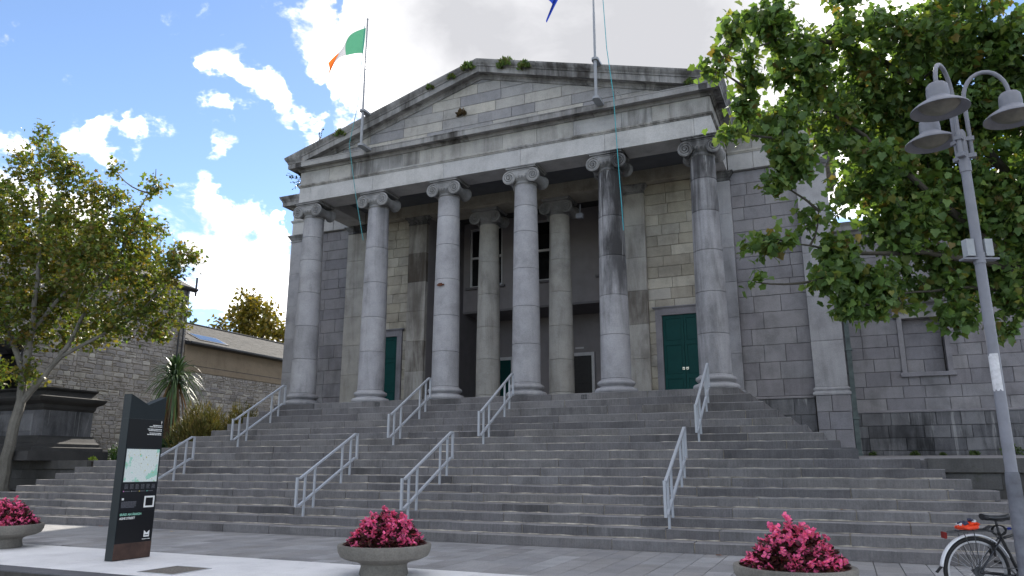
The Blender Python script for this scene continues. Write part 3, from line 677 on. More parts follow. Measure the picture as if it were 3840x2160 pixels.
PB = [(-0.02,0.0),(0.06,0.0),(0.068,0.04),(0.06,0.08),(0.03,0.09),(0.022,0.11),(0.03,0.13),(0.048,0.15),(0.048,0.18),(0.02,0.20),(0.0,0.22),(-0.02,0.22)]
PCAP = [(-0.02,0.0),(0.02,0.0),(0.02,0.03),(0.005,0.045),(0.005,0.09),(0.03,0.11),(0.05,0.16),(0.085,0.20),(0.09,0.225),(0.12,0.24),(0.12,0.275),(-0.02,0.276)]
def pilaster(xc, w, yf, mat, nz, zb=None, stain=0.0, yb=2.66):
    e = empty('pilaster', (xc, yf, ZS), court); z0 = ZS if zb is None else zb
    cuts = [ZS+0.22+(ZA-0.28-ZS-0.22)*(i/nz) for i in range(nz+1)]
    for a, b in zip(cuts[:-1], cuts[1:]):
        o = MB().cbox(xc-w/2, xc+w/2, yf, yb, a+0.003, b-0.003, 0.005).build('pilaster_stone', mat, e); o['stain'] = max(0, stain+jit(0.2))
    pth = [(xc-w/2,yb),(xc-w/2,yf),(xc+w/2,yf),(xc+w/2,yb)]
    MB().sweep([(o, ZS+z) for o, z in PB], pth).build('base', mat, e); MB().sweep([(o, ZA-0.278+z) for o, z in PCAP], pth).build('capital', M_CAP, e)['stain'] = 0.4
for s in (-1, 1):
    pilaster(s*9.16, 0.82, 2.5, M_COL, 5); pilaster(s*6.5, 0.80, 2.5, M_COL if s > 0 else M_COLW, 6); pilaster(s*3.9, 0.72, 2.5, M_COLW, 6, stain=0.35)
    bay = empty('outer_bay_wall', (s*7.8, 2.62, ZS), court); a, b = sorted((s*6.90, s*8.75))
    ashlar(bay, FRONT(2.62), a, b, rows(ZS+0.02, 6.6, 0.46)+rows(6.6, ZA-0.02, 0.38), M_ASH, lens=(0.5,1.25))
    pier = empty('podium_wall', (s*8.4, 2.5, 1.4), court); a, b = sorted((s*6.95, s*8.72))
    ashlar(pier, FRONT(2.585), a, b, rows(1.35, ZS-0.06, 0.42), M_PLINTH, lens=(0.5,1.1), stain=-0.2)
    MB().sweep([(-0.02,ZS-0.055),(0.035,ZS-0.05),(0.035,ZS-0.01),(0.0,ZS+0.015),(-0.02,ZS+0.015)], [(a,2.60),(b,2.60)]).build('string_course', M_ASH, pier)
    a, b = sorted((s*8.74, s*9.60)); ashlar(pier, FRONT(2.46), a, b, rows(1.35, ZS-0.003, 0.45), M_ASH, lens=(0.4,0.5), depth=0.2)
    if s > 0: ashlar(pier, lambda p: (9.60+p[2], p[0], p[1]), 2.47, 6.0, rows(1.35, ZS, 0.45), M_ASH, lens=(0.6,1.1))
    else: ashlar(pier, lambda p: (-9.60-p[2], p[0], p[1]), 2.47, 6.0, rows(1.35, ZS, 0.45), M_ASH, lens=(0.6,1.1), flip=True)
    fl = MB(); a, b = sorted((s*9.50, s*9.555)); fl.box(a, b, 2.66, 17.9, ZS, ZA+0.01).build('flank_wall', M_ASH, court)
    # portico wall with the green door
    pw = empty('portico_wall', (s*5.2, 2.62, ZS), court); a, b = sorted((s*4.26, s*6.10))
    ashlar(pw, FRONT(2.62), a, b, rows(ZS, ZA-0.01, 0.345, 0.03), M_ASHW if True else M_ASH, openings=[(min(s*4.46,s*6.08), max(s*4.46,s*6.08), 0, 6.02)], lens=(0.55,1.0), stain=0.0)
    d = empty('door', (s*5.28, 2.72, ZS), court)
    for x in (4.66, 5.285):
        p, q = sorted((s*x, s*(x+0.615)))
        lf = MB().box(p, q, 2.64, 2.655, ZS+0.01, 5.78)
        lf.build('door_leaf', M_GREEN, d)
        for (c0, c1) in ((0.10,0.62),(0.78,1.62),(1.78,2.42)):
            m = MB(); x0, x1, z0, z1 = p+0.09, q-0.09, ZS+c0, ZS+c1
            m.cbox(x0,x1,2.630,2.645,z0,z1,0.004)
            m.build('door_panel', M_GREEN, d)
        fm = MB(); 
        for (u0,u1,w0,w1) in ((p,p+0.075,ZS+0.01,5.78),(q-0.075,q,ZS+0.01,5.78),(p+0.075,q-0.075,ZS+0.01,ZS+0.085),(p+0.075,q-0.075,ZS+0.635,ZS+0.765),(p+0.075,q-0.075,ZS+1.635,ZS+1.765),(p+0.075,q-0.075,ZS+2.435,5.78)): fm.box(u0,u1,2.618,2.639,w0,w1)
        fm.build('door_rails', M_GREEN, d)
        kx = (q-0.05 if (x < 5) == (s > 0) else p+0.05)
        MB().cbox(kx-0.035,kx+0.035,2.608,2.618,4.12,4.20,0.003).build('knob_plate', M_BRASS, d); MB().lathe([(0.0,-0.02),(0.018,-0.015),(0.02,0.0)],12,(kx,2.60,4.16)).build('knob', M_DARKMETAL, d)
    p, q = sorted((s*4.46, s*6.10))
    sr = MB().box(p, p+0.19, 2.56, 2.75, ZS, 5.78).box(q-0.19 if s > 0 else q-0.19, q, 2.56, 2.75, ZS, 5.78).box(p, q, 2.562, 2.75, 5.782, 5.97)
    sr.build('door_surround', M_ASH, d)
    MB().sweep([(-0.02,5.965),(0.01,5.97),(0.03,6.0),(0.06,6.015),(0.06,6.045),(-0.02,6.06)], [(p-0.03,2.60),(p-0.03,2.565),(q+0.03,2.565),(q+0.03,2.60)]).build('door_cornice', M_ASH, d)

# --- recess behind the inner columns
rc = empty('recess', (0,5,ZS), court)
for s in (-1, 1):
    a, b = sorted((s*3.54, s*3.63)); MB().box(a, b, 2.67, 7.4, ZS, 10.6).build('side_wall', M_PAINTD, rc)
wins = [(-3.28,-1.90),(-0.69,0.69),(1.90,3.28)]; wz = (8.0,10.36)
m = MB(); xs = [-3.54]+[v for w in wins for v in w]+[3.54]
for i in range(0, len(xs), 2): m.box(xs[i], xs[i+1], 5.4, 5.62, 7.08, 10.6)
for w in wins: m.box(w[0], w[1], 5.4, 5.62, 7.08, wz[0]); m.box(w[0], w[1], 5.4, 5.62, wz[1], 10.6)
obj('wall_render', m.v, m.f, M_PAINT, rc)
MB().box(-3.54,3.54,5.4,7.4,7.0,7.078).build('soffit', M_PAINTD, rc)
MB().box(-3.54,3.54,7.2,7.4,ZS,7.0).build('back_wall', M_PAINT, rc)
for i, w in enumerate(wins):
    wd = empty('window', (sum(w)/2, 5.45, wz[0]), court); f = MB(); t = 0.07
    f.box(w[0],w[0]+t,5.45,5.55,wz[0],wz[1]); f.box(w[1]-t,w[1],5.45,5.55,wz[0],wz[1]); f.box(w[0]+t,w[1]-t,5.45,5.55,wz[1]-t,wz[1]); f.box(w[0]+t,w[1]-t,5.45,5.55,wz[0],wz[0]+t)
    zm = (wz[0]+wz[1])/2; f.box(w[0]+t,w[1]-t,5.45,5.55,zm-0.04,zm+0.04)
    f.build('window_frame', M_WFRAME, wd)
    for (z0, z1) in ((wz[0]+t,zm-0.04),(zm+0.04,wz[1]-t)): MB().box(w[0]+t,w[1]-t,5.50,5.515,z0,z1).build('pane', M_GLASS, wd)
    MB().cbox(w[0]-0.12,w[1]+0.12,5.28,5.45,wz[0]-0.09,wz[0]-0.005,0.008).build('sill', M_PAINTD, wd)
for (x0, x1, mt) in ((0.22,1.0,M_DOORBLACK),(-3.05,-2.28,M_GREEN)):
    d = empty('door', ((x0+x1)/2,7.1,ZS), court)
    MB().box(x0,x1,7.14,7.18,ZS,5.40).build('door_leaf', mt, d); MB().box(x0-0.11,x0,7.10,7.21,ZS,5.52).box(x1,x1+0.11,7.10,7.21,ZS,5.52).box(x0,x1,7.10,7.21,5.40,5.52).build('door_frame', M_WFRAME, d)
    for zc in (ZS+0.5, ZS+1.5): MB().cbox(x0+0.12,x1-0.12,7.12,7.14,zc-0.36,zc+0.36,0.006).build('door_panel', mt, d)
MB().box(0.35,0.68,7.17,7.195,5.68,5.74).build('door_sign', M_WFRAME, court)
# floodlight on the beam
MB().cbox(2.12,2.34,2.22,2.36,9.10,9.26,0.01).bar((2.23,2.30,9.26),(2.23,2.36,9.6),0.03,0.03).build('floodlight', M_POST, court)

# --- lower wing with the blind window
wg = empty('wing_wall', (13,6.0,1.5), court)
MB().box(9.53,18,6.37,14,0,9.0).build('wing_core', M_MORTARD, wg)
wo = (11.30,12.38,4.12,5.78)
pl = empty('wing_plinth', (13,5.95,1.5), court)
ashlar(pl, FRONT(5.93), 9.6, 17.6, rows(1.45, 2.93, 0.37, 0.05), M_PLINTH, lens=(0.5,1.0), depth=0.16, stain=0.1)
MB().sweep([(-0.1,2.93),(0.02,2.935),(0.025,2.97),(-0.06,3.01),(-0.1,3.01)], [(9.6,5.93),(17.6,5.93)]).build('plinth_cap', M_ASH, pl)
ashlar(wg, FRONT(6.0), 9.6, 17.6, rows(2.99, 8.6, 0.40, 0.12), M_ASH, openings=[wo], lens=(0.5,1.2), stain=-0.15)
MB().sweep([(-0.1,8.6),(0.06,8.62),(0.10,8.7),(0.26,8.72),(0.26,8.86),(0.34,8.98),(-0.1,9.05)], [(9.56,6.0),(17.8,6.0)]).build('cornice_stone', M_CORN, wg)
bw = empty('blind_window', (11.84,6.0,4.12), court)
ashlar(bw, FRONT(6.30), wo[0]+0.03, wo[1]-0.03, rows(wo[2], wo[3], 0.40), M_ASH, lens=(0.9,1.2))
for s, x in ((-1, wo[0]), (1, wo[1])):
    a, b = sorted((x, x+s*0.14)); MB().box(min(a,b), max(a,b), 5.95, 6.33, wo[2], wo[3]).build('jamb', M_ASH, bw)
    a = x+s*0.10; MB().cbox(a-0.09+s*0.06,a+0.09+s*0.06,5.84,5.99,5.82,6.20,0.02).build('console', M_ASH, bw)
MB().box(wo[0]-0.14,wo[1]+0.14,5.952,6.33,wo[3]+0.002,wo[3]+0.16).build('lintel', M_CORN, bw); MB().cbox(wo[0]-0.2,wo[1]+0.2,5.90,6.33,wo[2]-0.13,wo[2]-0.003,0.01).build('sill', M_ASH, bw)
MB().sweep([(-0.02,6.2),(0.03,6.2),(0.14,6.25),(0.17,6.30),(0.17,6.33),(-0.02,6.34)], [(wo[0]-0.30,6.0),(wo[0]-0.30,5.95),(wo[1]+0.30,5.95),(wo[1]+0.30,6.0)]).build('hood', M_CORN, bw)
xm = (wo[0]+wo[1])/2
for s in (-1, 1): MB().bar((xm+s*0.95,5.86,6.36),(xm,5.86,6.68),0.22,0.07).build('hood_slope', M_CORN, bw)
MB().add([(xm-0.8,5.94,6.33),(xm+0.8,5.94,6.33),(xm,5.94,6.62),(xm-0.8,6.0,6.33),(xm+0.8,6.0,6.33),(xm,6.0,6.62)],[(0,1,2),(5,4,3)]).build('hood_field', M_ASH, bw)
# downpipe at the corner
dp = empty('downpipe', (9.74,5.82,1.55), court)
MB().cbox(9.67,9.81,5.76,5.89,1.75,8.6,0.01).build('pipe', M_DRAIN, dp)
for z in (2.75,4.85,6.9): MB().cbox(9.635,9.845,5.74,5.90,z,z+0.07,0.01).build('collar', M_DRAIN, dp)
MB().cbox(9.66,9.83,5.70,5.89,1.60,1.75,0.02).build('shoe', M_DRAIN, dp)

# ------------------------------------------------------------------ handrails
def handrail(x, ns, label):
    """galvanised square-tube rail: closed frame of two sloping rails with upright ends, four posts down to the treads"""
    yo = 0.125; pts = [(SY[n]+yo, SZ[n]) for n in ns]
    (ya, za), (yb, zb) = pts[0], pts[-1]; sl = (zb-za)/(yb-ya); h = 0.86; lo = 0.30
    r_ = empty('handrail', (x, ya, za), label=label, cat='handrail', group='grey tube handrails on the stairs')
    zt = lambda y, d: za+(y-ya)*sl+d
    e0, e1 = ya-0.17, yb+0.16
    t = 0.05
    MB().bar((x,e0,zt(e0,h)),(x,e1,zt(e1,h)),t,t*0.8).bar((x,e0-0.11,zt(e0,h)),(x,e0+0.004,zt(e0,h)+0.003),t-0.002,t*0.8-0.002).bar((x,e1-0.004,zt(e1,h)+0.003),(x,e1+0.11,zt(e1,h)),t-0.002,t*0.8-0.002).build('top_rail', M_RAIL, r_)
    MB().bar((x,e0,zt(e0,lo)),(x,e1,zt(e1,lo)),t,t*0.8).bar((x,e0-0.11,zt(e0,lo)),(x,e0+0.004,zt(e0,lo)+0.003),t-0.002,t*0.8-0.002).bar((x,e1-0.004,zt(e1,lo)+0.003),(x,e1+0.11,zt(e1,lo)),t-0.002,t*0.8-0.002).build('bottom_rail', M_RAIL, r_)
    for (y, d) in ((e0-0.088, e0), (e1+0.088, e1)): MB().bar((x,y,zt(d,lo)-t*0.38),(x,y,zt(d,h)+t*0.38),t-0.004,t-0.004).build('end_upright', M_RAIL, r_)
    for (y, z) in pts: MB().bar((x,y,z-0.01),(x,y,zt(y,h)-0.018),t*0.8,t*0.8).build('post', M_RAIL, r_)
where = {-6.45: 'beside the palm', -1.28: 'below the third column', 1.28: 'below the fourth column', 6.45: 'below the end column near the street lamp'}
for x, w in where.items():
    handrail(x, (7,6,3,2), 'grey tube handrail on the upper flight '+w)
    handrail(x, (16,15,12,11), 'grey tube handrail on the lower flight '+w.replace('the palm','the map pillar'))

# ------------------------------------------------------------------ street lamp
def street_lamp():
    L = Vector((10.81,-10.2,0)); rt = Vector((0.917,0.40,0)); fw = Vector((-0.40,0.917,0))
    t = empty('street_lamp', L, label='tall grey lamp post with three bell shaped lamps on swan necks', cat='street lamp')
    P = lambda z, r_=0, d=0: (L.x, L.y, z)
    MB().lathe([(0.13,0),(0.13,0.02),(0.074,0.035),(0.070,0.6),(0.068,1.25),(0.064,1.30),(0.060,1.33)],24,(L.x,L.y,-0.01)).build('sleeve', M_POSTD, t, True)
    MB().lathe([(0.056,1.28),(0.055,1.9),(0.050,4.62)],24,(L.x,L.y,0)).build('pole', M_POST, t, True)
    MB().lathe([(0.05,4.55),(0.060,4.56),(0.060,4.68),(0.054,4.69),(0.054,4.80),(0.052,5.02),(0.035,5.06),(0.0,5.07)],24,(L.x,L.y,0)).build('head_socket', M_POST, t, True)
    # two control boxes strapped half way up
    b = MB()
    for s in (-1, 1):
        c = L+rt*0.10*s; b.add([(c+rt*a*0.042+fw*q*0.045+Vector((0,0,z))) for z in (3.58,3.77) for a, q in ((-1,-1),(1,-1),(1,1),(-1,1))], [(0,3,2,1),(4,5,6,7),(0,1,5,4),(1,2,6,5),(2,3,7,6),(3,0,4,7)])
    b.build('junction_box', M_BOX, t)
    MB().bar(L+rt*-0.19+Vector((0,0,3.55)), L+rt*0.19+Vector((0,0,3.55)), 0.10, 0.018).lathe([(0.06,3.5),(0.06,3.62)],20,(L.x,L.y,0)).build('bracket', M_POST, t)
    # torn white sticker wrapped round the pole
    V = []; Fc = []
    for i in range(9):
        a = math.radians(-170+i*14); 
        for z in (2.13+0.02*(i % 3 == 0), 2.52-0.03*(i % 2)*(i < 3)): V.append((L.x+0.0565*math.cos(a), L.y+0.0565*math.sin(a), z))
    for i in range(8): Fc.append((2*i,2*i+2,2*i+3,2*i+1))
    obj('sticker', V, Fc, plain('sticker_paper', (0.62,0.62,0.64), 0.6, var=0.2, scale=20), t)
    bell = [(0.055,0.30),(0.085,0.295),(0.105,0.27),(0.113,0.20),(0.113,0.13),(0.125,0.115),(0.17,0.085),(0.24,0.04),(0.285,0.0),(0.288,-0.012),(0.280,-0.014),(0.235,0.025),(0.165,0.07),(0.10,0.10),(0.0,0.10)]
    for k, (a, b_, z) in enumerate(((-0.25,-0.58,5.10),(0.52,0.01,5.12),(-0.24,0.36,5.10))):
        d = Vector((a,b_,0)); u = d.normalized(); c = L+d+Vector((0,0,z))
        h = empty('lamp_head', c+Vector((0,0,0.3)), t)
        MB().lathe(bell, 36, c, cap=False).build('shade', M_POST, h, True)
        MB().lathe([(0.0,-0.045),(0.10,-0.03),(0.17,0.01),(0.205,0.05),(0.16,0.068)], 28, c, cap=False).build('diffuser', M_DIFF, h, True)
        foot = L+u*0.085+Vector((0,0,4.72)); top = 0.27; base = 5.42; pts = [foot, foot+Vector((0,0,0.25)), Vector((foot.x,foot.y,base))]
        R0 = (Vector((c.x,c.y,0))-Vector((foot.x,foot.y,0)))
        for i in range(1, 13):
            w = math.pi*i/12; pts.append(Vector((foot.x,foot.y,base))+R0*(1-math.cos(w))/2+Vector((0,0,0.30*math.sin(w))))
        pts.append(c+Vector((0,0,0.29)))
        MB().tube(pts, 0.023, 12).build('swan_neck', M_POST, t, True)
        for zc in (4.74, 4.94): MB().bar(L+u*0.03+Vector((0,0,zc)), L+u*0.12+Vector((0,0,zc)), 0.075, 0.045).build('clamp', M_POST, t)
M_BOX = plain('junction_box_grey', (0.34,0.36,0.38), 0.6, var=0.1)
M_DIFF = plain('lamp_diffuser', (0.20,0.19,0.16), 0.35, var=0.25, scale=9)
street_lamp()

# ------------------------------------------------------------------ bicycle
def bicycle():
    t = empty('bicycle', (10.39,-10.10,0), label='black bicycle with white mudguard leaning against the lamp post', cat='bicycle')
    t.rotation_euler = (math.radians(3.0), 0, math.atan2(0.40,0.917))
    K = dict(local=True)
    r_ = 0.34; hub = Vector((0,0,r_)); hf = Vector((1.05,0,r_)); bb = Vector((0.44,0,0.29)); st = Vector((0.27,0,0.70)); hd = Vector((0.86,0,0.82)); hb = Vector((0.90,0,0.70))
    def wheel(c, nm='wheel'):
        w = bpy.data.objects.new(nm, None); COL.objects.link(w); w.parent = t; w.location = c
        def ring(R0, prof, seg=48):
            V = []; Fc = []; n = len(prof)
            for j in range(seg):
                a = 2*math.pi*j/seg
                for (dr, y) in prof: V.append(((R0+dr)*math.cos(a), y, (R0+dr)*math.sin(a)))
            for j in range(seg):
                for i in range(n): a = j*n+i; b = j*n+(i+1)%n; c2 = ((j+1)%seg)*n; Fc.append((a, b, c2+(i+1)%n, c2+i))
            return V, Fc
        V, Fc = ring(0.318, [(0.022*math.cos(q*math.pi/4), 0.021*math.sin(q*math.pi/4)) for q in range(8)]); obj('tyre', V, Fc, M_BLACK, w, True, local=True)
        V, Fc = ring(0.292, [(0.008,0.012),(0.008,-0.012),(-0.010,-0.011),(-0.014,0),(-0.010,0.011)]); obj('rim', V, Fc, M_STEEL, w, True, local=True)
        m = MB()
        for k in range(32):
            a = 2*math.pi*k/32; a2 = a+(0.5 if k % 2 else -0.5); s = (1 if k % 4 < 2 else -1)*0.028
            m.tube([(0.025*math.cos(a2), s, 0.025*math.sin(a2)), (0.284*math.cos(a), 0, 0.284*math.sin(a))], 0.0012, 4, False)
        obj('spokes', m.v, m.f, M_STEEL, w, local=True)
        m = MB(); m.tube([(0,-0.06,0),(0,0.06,0)], 0.022, 12); m.tube([(0,-0.035,0),(0,-0.030,0)], 0.034, 14); m.tube([(0,0.03,0),(0,0.035,0)], 0.034, 14); obj('hub', m.v, m.f, M_DARKMETAL, w, local=True)
        return w
    wheel(hub); wheel(hf)
    fr = MB()
    fr.tube([st+(st-bb)*0.05, bb], 0.017, 12); fr.tube([bb, hb], 0.019, 12); fr.tube([st+Vector((0.015,0,-0.04)), hd], 0.015, 12); fr.tube([hd+Vector((-0.02,0,0.05)), hb+Vector((0.012,0,-0.03))], 0.02, 12)
    for s in (-1, 1): fr.tube([st+Vector((0.005,0.02*s,-0.03)), hub+Vector((0,0.062*s,0))], 0.009, 8); fr.tube([bb+Vector((0,0.03*s,0)), hub+Vector((0,0.062*s,0))], 0.010, 8)
    fr.tube([bb+Vector((0,-0.04,0)), bb+Vector((0,0.04,0))], 0.026, 14)
    obj('frame', fr.v, fr.f, plain('bike_paint', (0.008,0.008,0.010), 0.25, spec=0.6, var=0.1), t, True, local=True)
    m = MB()
    for s in (-1, 1): m.tube([hb+Vector((0.01,0.045*s,-0.02)), hb+Vector((0.05,0.05*s,-0.16)), hf+Vector((0,0.055*s,0))], 0.011, 8)
    obj('fork', m.v, m.f, M_DARKMETAL, t, True, local=True)
    m = MB().tube([hd, hd+Vector((-0.03,0,0.16))], 0.013, 10).tube([hd+Vector((-0.03,0,0.15)), hd+Vector((0.05,0,0.17))], 0.014, 10).tube([hd+Vector((-0.06,-0.28,0.18)), hd+Vector((0.05,-0.1,0.17)), hd+Vector((0.05,0.1,0.17)), hd+Vector((-0.06,0.28,0.18))], 0.012, 10)
    obj('handlebar', m.v, m.f, M_DARKMETAL, t, True, local=True)
    def guard(c, a0, a1, nm):
        V = []; Fc = []; n = 30
        for i in range(n+1):
            a = math.radians(a0+(a1-a0)*i/n)
            for (dr, y) in ((0.0,-0.027),(0.012,-0.020),(0.017,0),(0.012,0.020),(0.0,0.027)): V.append((c[0]+(0.352+dr)*math.cos(a), y, c[2]+(0.352+dr)*math.sin(a)))
        for i in range(n):
            for j in range(4): k = i*5+j; Fc.append((k,k+1,k+6,k+5))
        o = obj(nm, V, Fc, M_MUD, t, True, local=True); md = o.modifiers.new('thick','SOLIDIFY'); md.thickness = 0.002
    guard(hub, 22, 172, 'mudguard'); guard(hf, 40, 165, 'mudguard')
    V, Fc = [], []
    m = MB(); a = math.radians(176); p = Vector((0.36*math.cos(a),0,r_+0.36*math.sin(a))); m.bar(p+Vector((0.01,0,0.03)), p+Vector((-0.05,0,-0.035)), 0.045, 0.006); obj('mud_flap', m.v, m.f, M_BLACK, t, local=True)
    # saddle: long padded shape, broad behind, narrow nose
    V = []; Fc = []; n = 12; k = 12
    for i in range(n+1):
        q = i/n; x = -0.135+0.275*q; w = 0.075*(1-q)**0.8+0.022 if q > 0.12 else 0.075*(0.45+0.55*q/0.12)+0.022; hgt = 0.030-0.008*math.sin(q*math.pi)
        for j in range(k):
            b = 2*math.pi*j/k; V.append((0.245+x, w*math.cos(b), 0.865+hgt*math.sin(b)*(1.3 if math.sin(b) < 0 else 0.9)+0.022*(abs(q-0.5)*1.5)**2))
    for i in range(n):
        for j in range(k): a = i*k+j; b = i*k+(j+1)%k; Fc.append((a,b,b+k,a+k))
    Fc.append(tuple(range(k-1,-1,-1))); Fc.append(tuple(n*k+j for j in range(k)))
    obj('saddle', V, Fc, plain('saddle_vinyl', (0.012,0.013,0.016), 0.35, spec=0.5, var=0.1), t, True, local=True)
    m = MB().tube([st+Vector((0.005,0,-0.05)), (0.245,0,0.84)], 0.0125, 10)
    for s in (-1, 1): m.tube([(0.16,0.022*s,0.842),(0.30,0.02*s,0.828),(0.36,0.01*s,0.85)], 0.004, 6)
    obj('seat_post', m.v, m.f, M_DARKMETAL, t, True, local=True)
    # carrier over the back wheel
    m = MB(); zr = 0.735
    for y in (-0.055,0,0.055): m.tube([(-0.24,y,zr-0.012),(0.17,y,zr+0.01)], 0.005, 6)
    m.tube([(-0.24,-0.055,zr-0.012),(-0.28,0,zr-0.02),(-0.24,0.055,zr-0.012)], 0.005, 6)
    for x in (-0.15,0.0,0.13): m.tube([(x,-0.055,zr),(x,0.055,zr)], 0.005, 6)
    for s in (-1, 1):
        for x in (-0.13,-0.02): m.tube([(x,0.055*s,zr),(0,0.07*s,r_+0.02)], 0.0045, 6)
        m.tube([(0.16,0.03*s,zr),(0.22,0.025*s,zr-0.02),(0.262,0.02*s,zr-0.075)], 0.004, 6)
    obj('carrier', m.v, m.f, M_DARKMETAL, t, local=True)
    m = MB().bar((0.13,0,zr+0.02),(0.19,0,zr+0.05),0.07,0.006); obj('carrier_spring', m.v, m.f, M_DARKMETAL, t, local=True)
    m = MB().cbox(-0.31,-0.285,-0.035,0.035,zr-0.075,zr-0.01,0.006); obj('reflector', m.v, m.f, plain('reflector_red', (0.16,0.01,0.008), 0.2, spec=0.6), t, local=True)
    # crank, chainring, pedals, brake, gears
    m = MB(); m.tube([bb+Vector((0,-0.05,0)), bb+Vector((0,-0.045,0))], 0.085, 28); obj('chainring', m.v, m.f, M_DARKMETAL, t, local=True)
    m = MB().bar(bb+Vector((0,-0.07,0)), bb+Vector((0.12,-0.07,-0.12)), 0.02, 0.014).bar(bb+Vector((0,0.07,0)), bb+Vector((-0.12,0.07,0.12)), 0.02, 0.014); obj('crank', m.v, m.f, M_STEEL, t, local=True)
    for s in (-1, 1): m = MB().cbox(bb.x-s*-0.12-0.04 if s < 0 else bb.x-0.16, bb.x+0.16 if s < 0 else bb.x-0.08, -0.16 if s < 0 else 0.08, -0.08 if s < 0 else 0.16, bb.z+s*0.12-0.012, bb.z+s*0.12+0.012, 0.004); obj('pedal', m.v, m.f, M_BLACK, t, local=True)
    m = MB(); m.tube([(0,-0.045,r_),(0,-0.03,r_)], 0.052, 22); m.tube([(0,-0.03,r_),(0,-0.02,r_)], 0.04, 22); obj('sprocket', m.v, m.f, M_DARKMETAL, t, local=True)
    m = MB().tube([(0.0,-0.04,r_+0.05),(0.44,-0.045,0.375)], 0.005, 5).tube([(0.02,-0.04,r_-0.06),(0.44,-0.045,0.205)], 0.005, 5); obj('chain', m.v, m.f, M_DARKMETAL, t, local=True)
    m = MB(); 
    for s in (-1, 1): m.bar((0.165,0.035*s,0.60),(0.185,0.03*s,0.49),0.014,0.03); m.tube([(0.175,0.04*s,0.60),(0.19,0.0,0.665)],0.003,5)
    obj('brake', m.v, m.f, M_BLACK, t, local=True)
    # rolled orange and white bag on the carrier; a thing of its own
    bg = empty('folded_bag', (10.39,-10.10,0.74), label='crumpled orange and white plastic bag on the bicycle carrier', cat='bag'); bg.rotation_euler = (0,0,math.atan2(0.40,0.917))
    def lump(c, s, seed, mat, nm):
        rnd = random.Random(seed); V = []; Fc = []; a_, b_ = 9, 14
        for i in range(a_+1):
            th = math.pi*i/a_
            for j in range(b_):
                ph = 2*math.pi*j/b_; k = 1+0.26*math.sin(3*ph+seed+2*th)+rnd.uniform(-0.12,0.12)
                V.append((c[0]+s[0]*k*math.sin(th)*math.cos(ph), c[1]+s[1]*k*math.sin(th)*math.sin(ph), c[2]+max(-0.9,math.cos(th)*k)*s[2]))
        for i in range(a_):
            for j in range(b_): p = i*b_+j; q = i*b_+(j+1)%b_; Fc.append((p,p+b_,q+b_,q))
        obj(nm, V, Fc, mat, bg, local=True)
    mo = plain('orange_plastic', (0.75,0.055,0.012), 0.35, var=0.2, scale=30); mw = plain('white_plastic', (0.6,0.6,0.62), 0.35, var=0.25, scale=30); mn = plain('navy_plastic', (0.02,0.025,0.06), 0.4, var=0.2)
    lump((-0.03,0,0.03),(0.11,0.055,0.032),1,mo,'orange_roll'); lump((0.03,0,0.06),(0.07,0.045,0.022),4,mo,'orange_fold'); lump((-0.07,0,0.062),(0.05,0.045,0.022),2,mn,'navy_fold'); lump((0.035,0,0.082),(0.035,0.035,0.016),3,mw,'white_fold'); lump((-0.10,0,0.05),(0.03,0.04,0.02),5,mw,'white_corner'); lump((0.01,0,0.095),(0.03,0.03,0.016),6,mn,'navy_knot')
    # coiled lock hanging under the saddle and round the post
    lk = empty('bicycle_lock', (10.63,-9.99,0.74), label='black coiled cable lock hung between saddle and lamp post', cat='cable lock'); lk.rotation_euler = (0,0,math.atan2(0.40,0.917))
    pts = [(0.065*math.cos(a)*(1+0.1*math.sin(a*0.37)), -0.05+0.012*math.sin(a*0.9), 0.05*math.sin(a)) for a in [i*0.35 for i in range(90)]]
    m = MB().tube(pts, 0.006, 6); obj('cable', m.v, m.f, M_BLACK, lk, True, local=True)
    m = MB().tube([(0.06,-0.05,0.01),(0.10,-0.06,0.02),(0.20,-0.09,0.02)], 0.005, 6); obj('cable_tail', m.v, m.f, M_BLACK, lk, local=True)
    m = MB().tube([(0.085,-0.055,0.015),(0.115,-0.065,0.02)], 0.012, 10); obj('lock_barrel', m.v, m.f, plain('lock_blue', (0.01,0.03,0.22), 0.35), lk, local=True)
M_MUD = plain('white_mudguard', (0.62,0.63,0.66), 0.25, spec=0.6, var=0.06)
bicycle()

def lettering(cu):
    tmp = bpy.data.objects.new('lettering', cu); COL.objects.link(tmp); bpy.context.view_layer.update()
    me = bpy.data.meshes.new_from_object(tmp.evaluated_get(bpy.context.evaluated_depsgraph_get())); COL.objects.unlink(tmp); bpy.data.objects.remove(tmp)
    o = bpy.data.objects.new('lettering', me); COL.objects.link(o); return o
